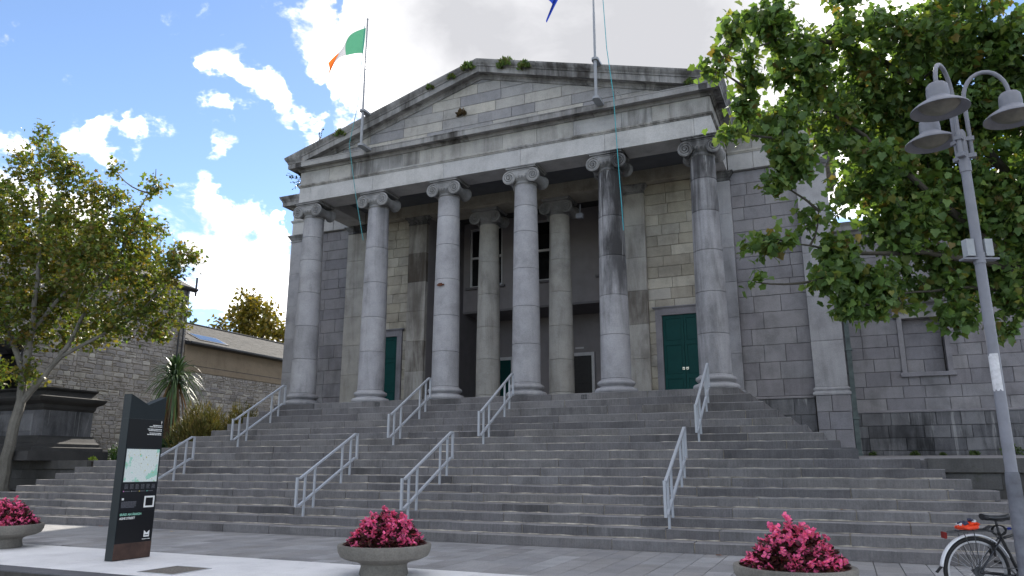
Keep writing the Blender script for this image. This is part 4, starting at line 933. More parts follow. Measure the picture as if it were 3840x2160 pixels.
# ------------------------------------------------------------------ map pillar
def map_pillar():
    X0, X1, Y0, Y1, T = -0.86, -0.70, -11.10, -10.44, 2.45
    t = empty('map_pillar', (-0.78,-10.77,0), label='dark slim street map pillar with notched top on pale slabs', cat='sign')
    body = plain('pillar_enamel', (0.0065,0.012,0.0145), 0.45, var=0.08); blk = plain('pillar_print_black', (0.0018,0.0018,0.003), 0.4, var=0.1); corten = plain('rusted_steel', (0.060,0.034,0.026), 0.85, var=0.3, scale=7, bump=0.2)
    ym = (Y0+Y1)/2; zn = T-0.15; prof = [(Y0,0.004),(Y1,0.004),(Y1,T),(ym,zn),(Y0,T)]; n = 5
    V = [(X0,y,z) for y, z in prof]+[(X1,y,z) for y, z in prof]
    obj('body', V, [(0,4,3,2,1),(5,6,7,8,9)]+[(i,(i+1)%n,(i+1)%n+n,i+n) for i in range(n)], body, t)
    def panel(y0, y1, z0, z1, mat, nm, d=0.003, par=t):
        return MB().box(X1+0.0005, X1+d, Y0+y0, Y0+y1, z0, z1).build(nm, mat, par)
    panel(0.0,0.66,0.01,0.24,corten,'rust_panel')
    panel(0.012,0.648,0.245,0.70,blk,'lower_panel'); panel(0.012,0.648,0.705,1.115,plain('pillar_print_charcoal',(0.0045,0.0045,0.007),0.4),'middle_panel'); panel(0.012,0.648,1.645,2.07,blk,'upper_panel'); MB().box(X0-0.001,X1+0.002,Y0-0.001,Y1+0.001,2.078,2.082).build('seam', M_DARKMETAL, t)
    tm = NT('street_map'); p = tm.pos(local=True)
    v = tm.n('ShaderNodeTexVoronoi', feature='DISTANCE_TO_EDGE', ins={'Vector': p, 'Scale': 30.0}).outputs[0]
    c = tm.mix(tm.smooth(v, 0.02, 0.05), (0.62,0.66,0.64), (0.72,0.78,0.73)); nz = tm.noise(p, 6, 3); c = tm.mix(tm.smooth(nz, 0.56, 0.60), c, (0.36,0.66,0.52)); n3 = tm.noise(tm.pos(local=True, off=(4,4,4)), 26, 3); c = tm.mix(tm.smooth(n3, 0.64, 0.68), c, (0.55,0.50,0.10)); n4 = tm.noise(tm.pos(local=True, off=(9,1,4)), 34, 3); c = tm.mix(tm.smooth(n4, 0.68, 0.70), c, (0.10,0.10,0.12)); tm.bsdf(c, 0.35)
    mp = panel(0.03,0.63,1.13,1.62,MATS['street_map'],'map',0.004)
    white = plain('white_print', (0.75,0.75,0.72), 0.5, var=0.05); green = plain('mint_print', (0.30,0.62,0.48), 0.5, var=0.05); grey = plain('grey_print', (0.16,0.16,0.18), 0.5, var=0.05)
    def text(s, y, z, size, mat, bold=0.0):
        cu = bpy.data.curves.new('lettering', 'FONT'); cu.body = s; cu.size = size; cu.extrude = 0.0006; cu.offset = bold; cu.materials.append(mat)
        o = lettering(cu); attach(o, t, Vector((X1+0.0045, Y0+y, z))); o.rotation_euler = (math.pi/2,0,math.pi/2); return o
    text('SRÁID AN ÁSAIGH', 0.035, 0.640, 0.046, green, 0.0012); text('ASHE STREET', 0.035, 0.585, 0.046, white, 0.0012)
    # direction lines, legend and small print: runs of unreadable type
    def bars(y0, y1, z, hgt, mat, seed, nm='small_print'):
        rn = random.Random(seed); m = MB(); y = y0
        while y < y1-0.006:
            w = min(rn.uniform(0.012,0.05), y1-y); m.box(X1+0.003, X1+0.0045, Y0+y, Y0+y+w, z, z+hgt); y += w+0.006
        m.build(nm, mat, t)
    for i, (z, y0) in enumerate(((1.985,0.45),(1.962,0.39),(1.925,0.36),(1.902,0.38),(1.865,0.40),(1.842,0.36))): bars(y0, 0.625, z, 0.012, white, i)
    m = MB().add([(X1+0.004,Y0+0.61,2.025),(X1+0.004,Y0+0.625,2.045),(X1+0.004,Y0+0.595,2.045-0.0),(X1+0.004,Y0+0.61,2.065)],[(1,3,2)]).box(X1+0.003,X1+0.0045,Y0+0.606,Y0+0.614,2.015,2.05); m.build('arrow', white, t)
    for r_ in range(4):
        for c_ in range(6): bars(0.06+c_*0.098, 0.06+c_*0.098+0.06, 1.085-r_*0.018, 0.007, grey, r_*9+c_)
    for q, colr in enumerate(((0.7,0.25,0.6),(0.3,0.3,0.3),(0.6,0.5,0.12),(0.2,0.55,0.45))):
        m = MB().box(X1+0.003,X1+0.0045,Y0+0.045+q*0.14,Y0+0.06+q*0.14,0.985,1.0); m.build('legend_dot', plain('legend_%d' % q, colr, 0.5), t); bars(0.07+q*0.14, 0.16+q*0.14, 0.988, 0.008, grey, 60+q)
    for r_ in range(6): bars(0.04, 0.30-0.03*(r_ == 5), 0.835-r_*0.016, 0.007, grey, 80+r_)
    panel(0.44,0.63,0.745,0.915,white,'white_frame',0.004); panel(0.468,0.602,0.77,0.89,blk,'frame_field',0.0048)
    panel(0.04,0.075,0.865,0.895,white,'badge',0.004)
    V = [(X1+0.0045,Y0+y,z) for y, z in ((0.50,0.31),(0.60,0.31),(0.60,0.405),(0.55,0.365),(0.50,0.405))]; obj('emblem', V+[(X1+0.003,a[1],a[2]) for a in V], [(0,1,2,3,4)]+[(i,i+5,(i+1)%5+5,(i+1)%5) for i in range(5)], white, t)
    bars(0.48,0.62,0.275,0.008,white,99)
    panel(0.515,0.585,0.330,0.342,blk,'emblem_band',0.0052)
map_pillar()

# ------------------------------------------------------------------ manhole cover
mh = empty('manhole_cover', (0.875,-11.4,0), label='square gravel filled manhole cover in the pale footway slabs', cat='manhole cover')
MB().box(0.57,1.18,-11.72,-11.08,-0.01,0.006).build('tray', plain('cover_gravel', (0.16,0.145,0.125), 0.9, var=0.75, scale=55, bump=0.9), mh)
MB().box(0.555,0.57,-11.735,-11.065,-0.01,0.009).box(1.18,1.195,-11.735,-11.065,-0.01,0.009).box(0.57,1.18,-11.735,-11.72,-0.01,0.009).box(0.57,1.18,-11.08,-11.065,-0.01,0.009).build('frame', M_STEEL, mh)

# ------------------------------------------------------------------ foliage meshes
def foliage(name, P, A, Nn, S, Cc, shape, mat, parent=None, fold=0.25, droop=0.2, kind='stuff', **k):
    """many leaves in one mesh: P base points, A axis (tip direction), Nn face normal, S size, Cc colour"""
    P = np.asarray(P, float); A = np.asarray(A, float); Nn = np.asarray(Nn, float); S = np.asarray(S, float)[:,None]
    A /= np.linalg.norm(A, axis=1, keepdims=True)+1e-9; B = np.cross(A, Nn); B /= np.linalg.norm(B, axis=1, keepdims=True)+1e-9; Nn = np.cross(B, A)
    outl, tris = shape; K = len(outl); n = len(P); V = np.empty((n, K, 3))
    for i, (x, y) in enumerate(outl): V[:, i] = P+S*(A*y+B*x+Nn*(abs(x)*fold-droop*y*y))
    T = np.array(tris); idx = (T[None]+(np.arange(n)*K)[:,None,None]).reshape(-1)
    me = bpy.data.meshes.new(name); me.vertices.add(n*K); me.vertices.foreach_set('co', V.reshape(-1)-0)
    nt = len(T)*n; me.loops.add(nt*3); me.loops.foreach_set('vertex_index', idx.astype(np.int32)); me.polygons.add(nt)
    me.polygons.foreach_set('loop_start', np.arange(0, nt*3, 3, dtype=np.int32))
    try: me.polygons.foreach_set('loop_total', np.full(nt, 3, dtype=np.int32))
    except Exception: pass
    me.update(calc_edges=True)
    ca = me.color_attributes.new('tint', 'FLOAT_COLOR', 'POINT'); cc = np.ones((n, K, 4)); cc[:, :, :3] = np.asarray(Cc)[:, None, :]; ca.data.foreach_set('color', cc.reshape(-1))
    me.materials.append(mat)
    o = bpy.data.objects.new(name, me); COL.objects.link(o)
    if parent is not None: attach(o, parent, Vector((0,0,0)))
    return tag(o, kind=kind, **k)
def fan(half):
    pts = [(0.0, 0.0)]+half+[(0.0, 1.0)]+[(-x, y) for x, y in reversed(half)]
    outl = [(0.0, 0.42)]+pts; n = len(pts); return outl, [(0, 1+i, 1+(i+1) % n) for i in range(n)]
MAPLE = fan([(0.22,-0.06),(0.46,0.10),(0.30,0.24),(0.55,0.58),(0.24,0.56)])
OVAL = fan([(0.28,0.25),(0.30,0.6)])
ROUND = fan([(0.38,0.16),(0.52,0.52),(0.34,0.88)])
BLADE = ([(-0.5,0.0),(0.5,0.0),(0.42,0.45),(-0.42,0.45),(0.25,0.8),(-0.25,0.8),(0.0,1.0)], [(0,1,2),(0,2,3),(3,2,4),(3,4,5),(5,4,6)])
def rvec(n): v = np.random.normal(size=(n,3)); return v/np.linalg.norm(v, axis=1, keepdims=True)
def lerpc(a, b, t): return np.asarray(a)[None]*(1-t[:,None])+np.asarray(b)[None]*t[:,None]

# ------------------------------------------------------------------ planters with begonias
def planter(c, label, plabel, Rr=0.605, seed=0):
    t = empty('planter', c, label=label, cat='planter', group='round concrete planters')
    pr = [(0.33,0.0),(0.345,0.02),(0.335,0.07),(0.322,0.115),(0.335,0.15),(0.40,0.18),(0.53,0.205),(0.615,0.24),(0.650,0.30),(0.662,0.365),(0.652,0.385),(0.595,0.388),(0.58,0.375),(0.565,0.32),(0.0,0.30)]
    MB().lathe([(r_*Rr/0.66, z) for r_, z in pr], 56, c).build('bowl', M_CONC, t, True)
    MB().lathe([(0.565*Rr/0.66,0.335),(0.40,0.355),(0.0,0.365)], 32, c, cap=False).build('soil', M_SOIL, t, True)
    b = empty('begonia_bed', (c[0],c[1],0.35), label=plabel, cat='flowers', group='pink begonias in planters')
    rnd = np.random.RandomState(seed+3); H = 0.37; rad = 0.535*Rr/0.66
    def mound(n, top=False):
        r_ = np.sqrt(rnd.uniform(0,1,n))*rad; a = rnd.uniform(0,2*np.pi,n)
        lump = 1+0.24*np.sin(3*a+seed)*r_/rad+0.20*np.sin(5*a+2*seed+7*r_)
        zt = 0.36+H*np.clip(1-(r_/rad)**2.2,0.14,1)*lump
        return r_*np.cos(a)+c[0], r_*np.sin(a)+c[1], zt
    n = 1500; x, y, z = mound(n); dep = rnd.uniform(0,1,n)**1.6; z = 0.35+(z-0.35)*(1-0.6*dep)
    A = np.stack([(x-c[0])*1.6,(y-c[1])*1.6,rnd.uniform(-0.2,0.5,n)],1)+0.5*rvec(n); Nn = np.stack([0*x,0*x,np.ones(n)],1)+0.55*rvec(n)
    foliage('foliage', np.stack([x,y,z-0.02],1), A, Nn, rnd.uniform(0.05,0.085,n), lerpc((0.055,0.012,0.018),(0.085,0.035,0.022),rnd.uniform(0,1,n))*rnd.uniform(0.5,1.3,n)[:,None], OVAL, M_LEAFD, b)
    x, y, z = mound(298)
    for i in range(298):
        up = rnd.uniform(-0.06,0.05); hi = rnd.uniform(0,1) < 0.8
        inst('blossom', BLOSSOM[rnd.randint(0,4)], (x[i], y[i], z[i]+up-(0 if hi else 0.10)), b, rot=(rnd.uniform(-0.7,0.7),rnd.uniform(-0.7,0.7),rnd.uniform(0,6)), scale=rnd.uniform(0.65,1.1))
def blossom_mesh(seed):
    """a truss of four or five four-petalled begonia flowers"""
    rn = np.random.RandomState(seed); P=[];A=[];Nn=[];S=[];Cc=[]
    for f in range(7):
        ce = rn.uniform(-0.034,0.034,3); up = np.array([0,0,1.0])+0.8*rn.normal(size=3); up /= np.linalg.norm(up); t1 = np.cross(up, rn.normal(size=3)); t1 /= np.linalg.norm(t1); t2 = np.cross(up, t1); col = np.array((0.86,0.13,0.36))*rn.uniform(0.75,1.15)+rn.uniform(0,0.05)*np.array((0.6,0.9,0.8)); ph = rn.uniform(0,6)
        for k in range(4):
            a = ph+k*np.pi/2; d = t1*np.cos(a)+t2*np.sin(a)+up*0.35; P.append(ce); A.append(d); Nn.append(up); S.append(0.024*rn.uniform(0.75,1.15)*(1.15 if k % 2 else 0.85)); Cc.append(col*rn.uniform(0.85,1.1))
        P.append(ce+up*0.004); A.append(t1); Nn.append(up); S.append(0.010); Cc.append((0.75,0.45,0.05))
    o = foliage('blossom', P, A, Nn, S, Cc, ROUND, M_PETAL); me = o.data; COL.objects.unlink(o); bpy.data.objects.remove(o); return me
BLOSSOM = [blossom_mesh(i) for i in range(4)]
planter((3.68,-10.63,0), 'round concrete planter bowl directly below the portico steps', 'pink begonias in the planter between map pillar and bicycle', seed=1)
planter((8.70,-10.78,0), 'round concrete planter bowl nearest the bicycle', 'pink begonias in the planter nearest the bicycle', seed=2)
planter((-4.15,-10.5,0), 'round concrete planter bowl at the far side of the map pillar', 'dense pink begonias in the planter beyond the map pillar', seed=5)

# ------------------------------------------------------------------ flagpoles
def cloth(name, cols, L, cuts, mat_name, parent, nu=40, nv=14):
    """a flying flag: L(u,v) gives points; cols are bands along u"""
    verts = [L(i/nu, j/nv) for i in range(nu+1) for j in range(nv+1)]
    k = len(cols)
    for b in range(k):
        a0, a1 = round(cuts[b]*nu), round(cuts[b+1]*nu); V = []; Fc = []
        for i in range(a0, a1+1):
            for j in range(nv+1): V.append(verts[i*(nv+1)+j])
        for i in range(a1-a0):
            for j in range(nv): p = i*(nv+1)+j; Fc.append((p,p+1,p+nv+2,p+nv+1))
        t = NT(mat_name+str(b)); d = t.n('ShaderNodeBsdfDiffuse', ins={'Color': (*cols[b],1)}); tr = t.n('ShaderNodeBsdfTranslucent', ins={'Color': (*cols[b],1)}); m = t.n('ShaderNodeMixShader'); m.inputs[0].default_value = 0.5; t.L(d.outputs[0], m.inputs[1]); t.L(tr.outputs[0], m.inputs[2]); t.L(m.outputs[0], t.out.inputs[0])
        obj(name, V, Fc, t.m, parent, True, sharp=180)
def flagpole(x, top, label, rope_col):
    Y = -1.15; t = empty('flagpole', (x,Y,11.2), label=label, cat='flagpole', group='flagpoles on the pediment')
    MB().lathe([(0.045,11.30),(0.045,12.48),(0.036,12.49),(0.034,14.0),(0.028,14.01),(0.025,top),(0.035,top+0.02),(0.035,top+0.05),(0.0,top+0.08)],16,(x,Y,0)).build('pole', M_POLE, t, True)
    for z, w in ((11.27,0.11),(12.47,0.10)):
        m = MB(); V = []; n = 14
        for zz in (z, z+0.07):
            for i in range(n): a = math.pi+math.pi*i/(n-1); V.append((x+w*math.cos(a), Y+w*math.sin(a), zz))
            V += [(x+w*0.9, -0.60, zz), (x-w*0.9, -0.60, zz)]
        k = n+2; m.add(V, [tuple(range(k-1,-1,-1)), tuple(range(k,2*k))]+[(i,(i+1)%k,(i+1)%k+k,i+k) for i in range(k)]); m.build('bracket', M_POLE, t)
    r_ = [(x-0.10 if x < 0 else x+0.17, Y, top-0.2), (x-0.22 if x < 0 else x+0.34, Y+0.02, 12.8), (x-0.5, -1.1, 11.45) if x < 0 else (x+0.48,-1.1,11.35), (x-0.33,-0.85,9.8) if x < 0 else (x+0.47,-0.85,9.8), (x-0.20,-0.5,8.35) if x < 0 else (x+0.47,-0.48,7.6)]
    MB().tube(r_, 0.011, 6).build('halyard', plain('halyard_'+('a' if x < 0 else 'b'), rope_col, 0.6), t)
    cx = x-0.5 if x < 0 else x+0.48
    MB().tube([(cx+0.11*math.cos(a), -1.05+0.11*math.sin(a), 11.44) for a in [i*math.pi/10 for i in range(20)]], 0.007, 5).tube([(cx+0.1,-1.0,11.44),(cx+0.14,-0.72,11.40)],0.007,5).build('guide_ring', M_POLE, t)
    return t
M_POLE = plain('flagpole_grey', (0.27,0.285,0.31), 0.4, var=0.08, spec=0.5)
flagpole(-3.9, 15.8, 'grey flagpole carrying the tricolour flag above the pediment', (0.06,0.28,0.31))
flagpole(3.9, 17.4, 'grey flagpole whose top leaves the picture, with teal halyard', (0.04,0.36,0.42))
fl = empty('tricolour_flag', (-4.0,-1.15,14.6), label='green white and orange tricolour flag flying from its pole', cat='flag')
def tri(u, v):
    fold = 0.07*math.sin(8*u+2.5*v)*(0.25+u); hgt = 0.93*(1-0.50*u**1.3)
    return (-3.96-0.05*(1-v)-1.42*u+0.24*u*u+0.07*math.sin(4*v+5*u)*u, -1.15-0.30*u+fold, 14.60+v*hgt-0.70*u**2.2-0.10*u*v+0.10*math.sin(math.pi*u)*(1-v)+0.03*math.sin(12*u-3*v)*u)
cloth('flag_band', [(0.07,0.24,0.15),(0.40,0.40,0.43),(0.70,0.16,0.03)], tri, (0,0.45,0.78,1), 'tricolour', fl)
fb = empty('blue_flag', (3.8,-1.15,15.3), label='blue flag of which only the drooping corner shows at the top', cat='flag')
def blue(u, v):
    return (3.85-1.25*u+0.12*math.sin(6*v+4*u)*u, -1.15-0.2*u+0.10*math.sin(7*u+3*v), 15.75+v*1.0*(1-0.5*u)-1.55*u**1.5-0.25*u*(1-v))
cloth('flag_cloth', [(0.02,0.045,0.30)], blue, (0,1), 'blue_cloth', fb)

# ------------------------------------------------------------------ rubble walling
def rubble(parent, X, y0, y1, z0, z1, limit, hrow=(0.06,0.22), lw=(0.12,0.50), focus=None, ztop=None):
    """random-coursed rubble on a wall that looks towards +X; every stone has its own face"""
    cells = []; z = z0
    while z < z1-0.02:
        h = random.uniform(*hrow); h = min(h, z1-z); y = y0-random.uniform(0,0.2)
        while y < y1:
            w = random.uniform(*lw)*(0.6+h*2.2); a, b = max(y, y0), min(y+w, y1); y += w
            if b-a > 0.05:
                if random.random() < 0.34 and h > 0.14: m = z+h*random.uniform(0.4,0.6); cells += [(a,b,z,m),(a,b,m,z+h)]
                else: cells.append((a,b,z,z+h))
        z += h
    if focus: cells.sort(key=focus)
    rest = MB()
    for k, (a, b, c, d) in enumerate(cells):
        g = random.uniform(0.005,0.012); a += g; b -= g; c += g; d -= g
        if b-a < 0.03 or d-c < 0.02: continue
        n = [(a+jit(0.03),c+jit(0.022)),((a+b)/2+jit(0.03),c+jit(0.026)),(b+jit(0.03),c+jit(0.022)),(b+jit(0.012),(c+d)/2+jit(0.01)),(b+jit(0.03),d+jit(0.022)),((a+b)/2+jit(0.03),d+jit(0.026)),(a+jit(0.03),d+jit(0.022)),(a+jit(0.012),(c+d)/2+jit(0.01))]
        cx, cz = (a+b)/2, (c+d)/2; pr = random.uniform(0.004,0.022)
        V = [(X-0.03,p,q) for p, q in n]+[(X+pr*0.5,cx+(p-cx)*0.95,cz+(q-cz)*0.92) for p, q in n]+[(X+pr+jit(0.004),cx+(p-cx)*0.72,cz+(q-cz)*0.66) for p, q in n]
        Fc = [(i,(i+1)%8,(i+1)%8+8,i+8) for i in range(8)]+[(i+8,(i+1)%8+8,(i+1)%8+16,i+16) for i in range(8)]+[tuple(range(16,24))]
        if k < limit: obj('rubble_stone', V, Fc, M_RUB, parent)
        else: rest.add(V, Fc)
    if rest.v: rest.build('rubble_stones', M_RUB, parent, kind='stuff')
XW = -17.0
sb = empty('stone_building', (XW-3,-2,1.4), label='tall grey rubble stone building behind the maple tree', cat='building')
MB().box(XW-7, XW-0.012, -14, 4.68, 0.0, 9.12).build('wall_core', M_MORTAR, sb)
rubble(sb, XW, -9.0, 4.68, 1.4, 9.05, 300, focus=lambda c: -(c[0] > -3.5)*(c[2] < 6.0)*10-(c[1]-c[0])*(c[3]-c[2])*8)
MB().add([(XW+0.28,-14.2,9.08),(XW+0.28,4.9,9.08),(XW-3.5,4.9,10.9),(XW-3.5,-14.2,10.9),(XW-7.3,-14.2,9.08),(XW-7.3,4.9,9.08)],[(0,1,2,3),(3,2,5,4),(1,5,2),(0,3,4)]).build('roof', M_SLATE, sb)
MB().sweep([(0.0,8.98),(0.16,8.98),(0.26,9.06),(0.26,9.12),(0.0,9.12)], [(XW+0.01,4.9),(XW+0.01,-14)][::-1]).build('eaves_gutter', M_DARKMETAL, sb)
MB().tube([(XW+0.10,4.45,9.0),(XW+0.10,4.45,1.5)],0.038,10).build('downpipe', M_DARKMETAL, sb); MB().tube([(XW+0.10,4.22,8.95),(XW+0.10,4.22,1.5)],0.034,10).build('downpipe', M_DARKMETAL, sb)
MB().tube([(XW+0.16,4.85,8.8),(XW+0.16,4.85,9.65)],0.045,10).build('vent_pipe', M_DARKMETAL, sb)
tb = empty('rendered_building', (XW-3,10,1.4), label='low tan rendered building with slate roof and skylight', cat='building')
MB().box(XW-5, XW-0.012, 4.70, 22, 0.0, 5.50).build('wall_core', M_MORTAR, tb)
rubble(tb, XW, 4.70, 12.2, 1.5, 5.42, 260, focus=lambda c: c[0]*0.05-(c[2] > 3.0)*10-(c[1]-c[0])*(c[3]-c[2])*20)
MB().box(XW-5,XW+0.035,4.72,22,5.44,5.72).build('render_band', M_RENDER, tb); MB().box(XW-5,XW+0.008,4.72,22,5.722,6.62).build('rendered_wall', M_RENDER, tb); MB().box(XW+0.036,XW+0.045,4.72,22,5.70,5.722).build('drip_edge', M_DARKMETAL, tb)
rf = MB().add([(XW+0.30,4.72,6.66),(XW+0.30,22.2,6.66),(XW-3.0,22.2,8.20),(XW-3.0,4.72,8.20),(XW-6.3,4.72,6.66),(XW-6.3,22.2,6.66)],[(0,1,2,3),(3,2,5,4),(0,3,4),(1,5,2)]).build('roof', M_DARKMETAL, tb)
m = MB(); nr = 15; dx, dz = -3.3/nr, 1.54/nr
for i in range(nr):
    y = 4.74+(i % 2)*0.14
    while y < 14.5:
        w = 0.28; x0 = XW+0.32+dx*i; z0 = 6.672+dz*i; x1 = x0+dx*1.35; z1 = z0+dz*1.35; q = jit(0.004)
        m.add([(x0,y,z0+0.022+q),(x0,y+w-0.008,z0+0.022+q),(x1,y+w-0.008,z1+0.012),(x1,y,z1+0.012),(x0,y,z0+0.008+q),(x0,y+w-0.008,z0+0.008+q)],[(0,1,2,3),(4,5,1,0)]); y += w
m.build('slates', M_SLATE, rf, kind='stuff')
MB().tube([(XW-3.0,4.7,8.25),(XW-3.0,15,8.25)],0.06,8).build('ridge', M_SLATE, rf)
MB().sweep([(0.0,6.60),(0.30,6.60),(0.38,6.64),(0.38,6.72),(0.30,6.74),(0.28,6.66),(0.0,6.66)], [(XW,4.72),(XW,22)]).build('gutter', M_DARKMETAL, tb)
sk = empty('skylight', (XW-0.9,6.4,7.3), rf)
P = lambda y, t: (XW+0.30-3.3*t+0.03, y, 6.66+1.54*t+0.06)
obj('skylight_frame', [P(5.7,0.16),P(7.5,0.16),P(7.5,0.42),P(5.7,0.42)]+[(p[0]-0.05,p[1],p[2]-0.10) for p in (P(5.7,0.16),P(7.5,0.16),P(7.5,0.42),P(5.7,0.42))], [(0,1,2,3),(0,4,5,1),(1,5,6,2),(2,6,7,3),(3,7,4,0)], M_DARKMETAL, sk)
Q = lambda y, t: (P(y,t)[0]+0.004, y, P(y,t)[2]+0.009)
obj('skylight_glass', [Q(5.78,0.18),Q(7.42,0.18),Q(7.42,0.40),Q(5.78,0.40)], [(0,1,2,3)], M_GLASS, sk)

# estate agent's board on the stone wall
bd = empty('notice_board', (XW+0.06,-3.1,4.1), label='white and blue notice board on the stone wall behind the tree', cat='notice board')
wh = plain('board_white', (0.74,0.75,0.78), 0.5, var=0.05); bl = plain('board_blue', (0.01,0.045,0.25), 0.5, var=0.05)
MB().box(XW+0.03,XW+0.06,-4.1,-2.46,4.12,6.05).build('panel', wh, bd); MB().box(XW+0.06,XW+0.064,-4.1,-2.46,5.02,5.20).build('blue_band', bl, bd); MB().box(XW+0.06,XW+0.064,-4.1,-2.46,4.12,4.30).build('blue_foot', bl, bd); MB().box(XW+0.02,XW+0.08,-2.46,-2.40,4.0,6.1).build('post', M_DARKMETAL, bd)
def btext(s, y, z, size, mat):
    cu = bpy.data.curves.new('lettering', 'FONT'); cu.body = s; cu.size = size; cu.extrude = 0.001; cu.offset = 0.002; cu.align_x = 'RIGHT'; cu.materials.append(mat)
    o = lettering(cu); attach(o, bd, Vector((XW+0.066, y, z))); o.rotation_euler = (math.pi/2,0,math.pi/2)
btext('itchur.com', -2.56, 5.07, 0.15, wh); btext('01 2121 456', -2.66, 4.78, 0.20, bl); btext('CALL', -2.9, 4.62, 0.11, bl); btext("ne O'S", -2.9, 4.40, 0.15, bl)

# ------------------------------------------------------------------ cannon on its pedestal
pd = empty('cannon_pedestal', (-14.3,-3.2,ZT), label='dark moulded stone pedestal carrying the cannon beside the steps', cat='pedestal')
def tier(x, y, prof, nm, mat=M_PEDESTAL): MB().sweep([(o, ZT+z) for o, z in prof]+[(-0.5,ZT+prof[-1][1]),(-0.5,ZT+prof[0][1])], [(x[0],y[1]),(x[0],y[0]),(x[1],y[0]),(x[1],y[1])]).build(nm, mat, pd)
PX, PY = (-15.5,-13.1), (-3.95,-2.3)
MB().box(-15.4,-13.2,-3.9,-2.35,ZT,ZT+2.1).build('core', M_PEDESTAL, pd)
tier(PX, PY, [(0.95,0.0),(0.95,0.27)], 'plinth_block'); tier(PX, PY, [(0.68,0.27),(0.67,0.38),(0.5,0.41),(0.5,0.50),(0.36,0.56),(0.20,0.70),(0.2,0.75)], 'base_moulding'); tier(PX, PY, [(0.02,0.75),(0.02,1.55)], 'die', M_PLINTH)
tier(PX, PY, [(0.03,1.53),(0.12,1.60),(0.16,1.70),(0.50,1.78),(0.60,1.85),(0.62,1.90),(0.2,1.96)], 'cornice'); tier(PX, PY, [(0.20,1.95),(0.14,2.0),(0.05,2.12),(0.16,2.18),(0.16,2.22)], 'top_block')
MB().box(-15.1,-13.5,-3.99,-3.965,ZT+0.9,ZT+1.42).build('inscription_panel', M_PLINTH, pd)
cn_ = empty('cannon', (-15.6,-3.2,ZT+2.22), label='black iron cannon on a carriage on top of the pedestal', cat='cannon')
c0 = (-15.45,-3.5,5.28)
def lathe_x(m, prof, c, seg=28):
    V = []; Fc = []
    for (r_, x) in prof:
        for j in range(seg): a = 2*math.pi*j/seg; V.append((c[0]-x, c[1]+r_*math.cos(a), c[2]+r_*math.sin(a)))
    for i in range(len(prof)-1):
        for j in range(seg): p = i*seg+j; q = i*seg+(j+1)%seg; Fc.append((p,p+seg,q+seg,q))
    m.add(V, Fc); return m
iron = plain('cannon_iron', (0.010,0.010,0.012), 0.4, var=0.2, spec=0.5)
lathe_x(MB(), [(0.0,0.0),(0.16,0.02),(0.26,0.10),(0.31,0.22),(0.315,0.30),(0.29,0.34),(0.285,0.9),(0.27,0.95),(0.26,1.4),(0.20,2.3),(0.23,2.38),(0.25,2.46),(0.22,2.55),(0.10,2.55),(0.10,2.3)], c0).build('barrel', iron, cn_, True)
lathe_x(MB(), [(0.0,-0.17),(0.06,-0.16),(0.085,-0.11),(0.06,-0.05),(0.05,0.0),(0.07,0.04)], c0, 18).build('cascabel', plain('rusty_iron', (0.07,0.04,0.025), 0.6, var=0.3), cn_, True)
for s in (-1, 1): MB().add([(-15.7,c0[1]+s*0.36-0.05,ZT+2.22),(-16.9,c0[1]+s*0.36-0.05,ZT+2.22),(-16.8,c0[1]+s*0.36-0.05,5.15),(-16.3,c0[1]+s*0.36-0.05,5.25),(-15.8,c0[1]+s*0.36-0.05,4.5),(-15.7,c0[1]+s*0.36+0.05,ZT+2.22),(-16.9,c0[1]+s*0.36+0.05,ZT+2.22),(-16.8,c0[1]+s*0.36+0.05,5.15),(-16.3,c0[1]+s*0.36+0.05,5.25),(-15.8,c0[1]+s*0.36+0.05,4.5)],[(0,1,2,3,4),(9,8,7,6,5)]+[(i,i+5,(i+1)%5+5,(i+1)%5) for i in range(5)]).build('carriage_cheek', iron, cn_)
MB().tube([(-16.4,c0[1]-0.45,5.25),(-16.4,c0[1]+0.45,5.25)],0.07,14).build('trunnion', iron, cn_)

